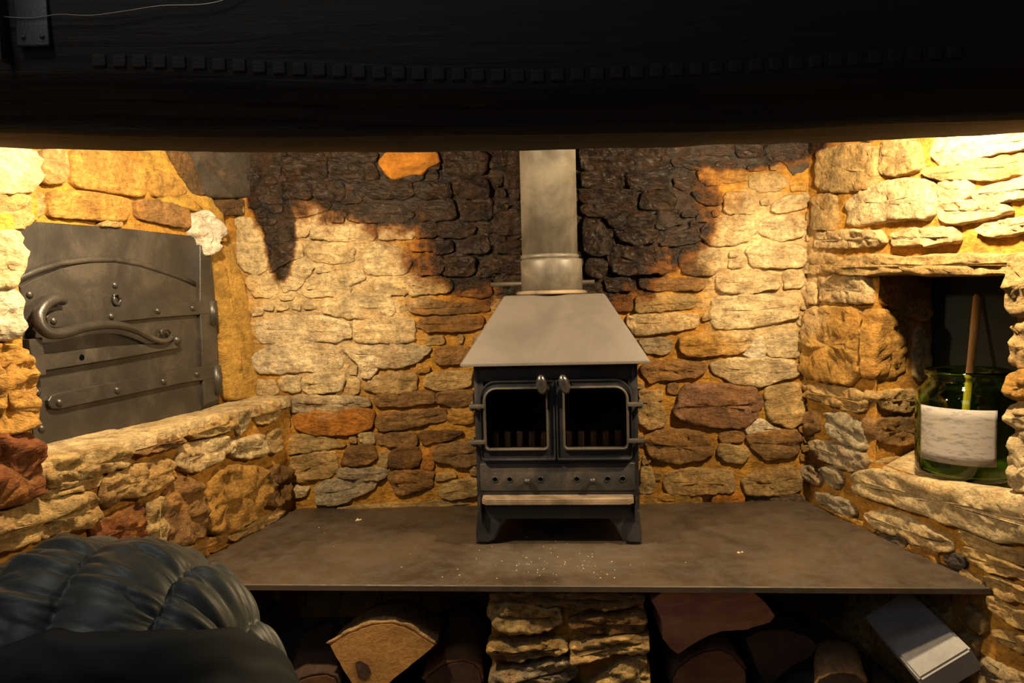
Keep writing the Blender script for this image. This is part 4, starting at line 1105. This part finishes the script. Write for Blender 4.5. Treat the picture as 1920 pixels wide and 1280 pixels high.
# the dark knot on its sawn end
kp = [on_y(x, y, 1.6135) for x, y in px('Q', '690 760 730 745 790 775 815 830 800 880 760 892 715 870 700 820')]
child(link('knot', kp + [p + V((0, .004, 0)) for p in kp], [tuple(range(8)), tuple(range(8, 16))] + [(i, (i + 1) % 8, 8 + (i + 1) % 8, 8 + i) for i in range(8)], M['logdark'], None, False), qlog)
split_log('dark round-backed log low beside the left face of the stone pier', 1.64, '1240 900 1290 850 1370 800 1460 765 1540 755 1610 775 1665 830 1680 920 1660 1090 1500 1150 1290 1090', 'logdark', .34, 8, bark_mat='logredark')
split_log('brown log end lowest in the frame, left below the pale quarter log', 1.63, '190 960 270 900 370 870 470 862 530 885 560 960 530 1120 380 1180 200 1120', 'logredark', .28, 6, dirx=-.05, bark_mat='logdark')
split_log('reddish split log wedged highest under the hearth, right of the pier', 1.60, '60 100 130 45 350 40 580 45 650 95 715 180 690 215 560 255 430 262 330 300 250 350 200 385 160 350 120 300 110 190', 'logred', .32, 0, sh='Y')
split_log('orange-brown log with curved top under the reddish split log', 1.66, '170 520 200 470 270 410 340 375 420 365 490 395 555 470 560 560 480 640 280 650 180 600', 'logredark', .30, 7, sh='Y', bark_mat='logdark')
split_log('large dark split log right of the orange-brown one', 1.72, '560 300 640 262 760 255 880 290 940 340 900 400 800 450 720 520 680 560 625 470', 'logdark', .36, 0, sh='Y')
split_log('small log with an orange bark rim beside the pale block', 1.58, '940 560 960 525 1015 500 1085 492 1150 505 1190 545 1200 620 1120 690 990 680 940 630', 'logdark', .17, 6, sh='Y', dirx=.06)

split_log('short round log on the floor beneath the leaning concrete slab', 1.56, '1290 850 1320 740 1380 665 1440 640 1510 680 1560 780 1560 860 1510 920 1340 920', 'logdark', .24, 0, sh='Y')

# ------------------------------------------------------------------ pale block against the right wall
def bz(x, y, z): return on_z(x, y, z)
RN, RF, LN = V((.963, 1.50, .247)), V((.961, 1.755, .280)), V((.858, 1.535, .180))
e1 = (RF - RN).normalized(); e2 = (LN - RN); e2 = (e2 - e1 * e2.dot(e1)); wd = e2.length; e2.normalize(); e3 = e1.cross(e2)
if e3.z < 0: e3 = -e3
mb = MB(); s0, s1_, th_ = -.030, .21, .062
bm = bmesh.new(); q4 = [RN + e1 * a + e2 * b for a, b in ((s0, 0), (s1_, 0), (s1_, wd), (s0, wd))]
vv = [bm.verts.new(p - e3 * th_) for p in q4] + [bm.verts.new(p) for p in q4]
for fc in BX: bm.faces.new([vv[i] for i in fc])
bmesh.ops.bevel(bm, geom=bm.edges[:], offset=.005, segments=2, affect='EDGES'); bm.verts.index_update()
mb.add([v.co.copy() for v in bm.verts], [[v.index for v in fc.verts] for fc in bm.faces]); bm.free()
tag(mb.build('concrete_block', M['concrete'], None, False), 'pale concrete slab leaning askew under the right end of the hearth', 'block')

# ------------------------------------------------------------------ padded coat over a chair back, nearest the viewer
CY = 0.86
ctop = on_y(168, 1030, CY)
coat = empty('puffer_coat', (ctop.x, CY, .44), 0, label='dark green padded coat draped over a chair back in the foreground', cat='coat')
CX = ctop.x; CZ = ctop.z; HEM = .44
HW = .228; TH = .100
def coat_pt(u, s, extra=0.0):
    """u -1..1 across the back, s = distance along the cloth up from the hem facing the viewer (negative: as a share of the whole)"""
    au = min(.9995, abs(u)); ht = (CZ - HEM) * (1 - au ** 2.5) ** (1 / 2.1)
    th = TH * (1 - au ** 3) ** .5 + .004
    r = min(th, ht * .95 + .002)
    side = max(0.0, ht - r); arc = math.pi * r * .85
    tot = 2 * side + arc
    if s < 0: s = -s * tot
    if s < side: y, z, ny, nz = -r, HEM + s, -1, 0.05
    elif s > side + arc: y, z, ny, nz = r, HEM + (tot - s), 1, 0.05
    else:
        a = math.pi * (s - side) / arc; y, z, ny, nz = -r * math.cos(a), HEM + side + r * math.sin(a), -math.cos(a), math.sin(a)
    nx = 0.9 * (1 if u > 0 else -1) * abs(u) ** 3
    n_ = V((nx, ny, nz)).normalized()
    return V((CX + HW * u, CY + y, z)) + n_ * extra
seams = [-.80, -.42, .02, .50, .80]
def puff(u, v):
    b = sorted(seams + [-1.06, 1.06]); i = 0
    uw = u + .03 * math.sin(v * 9)
    while i < len(b) - 2 and b[i + 1] < uw: i += 1
    t = max(0, min(1, (uw - b[i]) / (b[i + 1] - b[i])))
    pf = math.sin(math.pi * t) ** .45
    near = (1 - math.sin(math.pi * t)) ** 2
    # creases run across each panel and bunch up at the stitching
    w1 = noise.noise(V((u * 1.3 + i * 5.1, v * 22 + i * 1.7 + u * 1.2, 2.0 + i)))
    w2 = noise.noise(V((u * 3.2 + i * 3.3, v * 48 + u * 2.0, 6.0 + i)))
    wr = .011 * w1 - .010 * (1 - abs(w1)) ** 3 + (.006 * w2 - .008 * (1 - abs(w2)) ** 3) * (.5 + .9 * near)
    return .021 * pf + wr * (.35 + .75 * pf)
NU_, NV_ = 200, 300; vs = []; fs = []
for j in range(NV_ + 1):
    for i in range(NU_ + 1):
        u = -1 + 2 * i / NU_; u = math.sin(u * math.pi / 2) * .6 + u * .4; v_ = j / NV_
        vs.append(coat_pt(u, -max(v_, 1e-6), puff(u, v_)))
for j in range(NV_):
    for i in range(NU_): a = j * (NU_ + 1) + i; fs.append((a, a + 1, a + NU_ + 2, a + NU_ + 1))
child(link('quilted_shell', vs, fs, M['nylon']), coat)
# smooth front panel that hangs over the quilting on the near side, with an arched upper edge
edge = [(-1, .13), (-.75, .155), (-.45, .185), (-.2, .205), (.08, .222), (.3, .216), (.55, .208), (.8, .190), (.93, .150), (1, .11)]
vs = []; fs = []; n1, n2 = 110, 60
for j in range(n2 + 1):
    for i in range(n1 + 1):
        u = -.985 + 1.97 * i / n1; ve = interp(edge, u); t = j / n2
        ex = .031 + .005 * noise.noise(V((u * 3, t * 5, 9))) + .004 * noise.noise(V((u * 6 + t * 3, t * 12, 3))) * t
        if t > .95: ex -= .020 * ((t - .95) / .05) ** 2
        vs.append(coat_pt(u, ve * t, ex))
for j in range(n2):
    for i in range(n1): a = j * (n1 + 1) + i; fs.append((a, a + 1, a + n1 + 2, a + n1 + 1))
fp = child(link('front_panel', vs, fs, M['lining']), coat)
sm = fp.modifiers.new('thick', 'SOLIDIFY'); sm.thickness = .006; sm.offset = -1
# the chair that carries it: only its frame under the coat
ch = empty('dining_chair', (CX, CY, 0), 0, label='plain dark wooden chair hidden under the padded coat', cat='chair')
MB().box(-.13, .13, -.012, .012, .425, CZ - .09, .01).build('backrest', M['beam'], ch)
MB().box(-.20, .20, -.40, .03, .405, .43, .006).build('seat', M['beam'], ch)
for (lx, ly) in ((-.175, -.37), (.175, -.37), (-.175, 0), (.175, 0)): MB().box(lx - .017, lx + .017, ly - .017, ly + .017, 0, .41, .004).build('leg', M['beam'], ch)
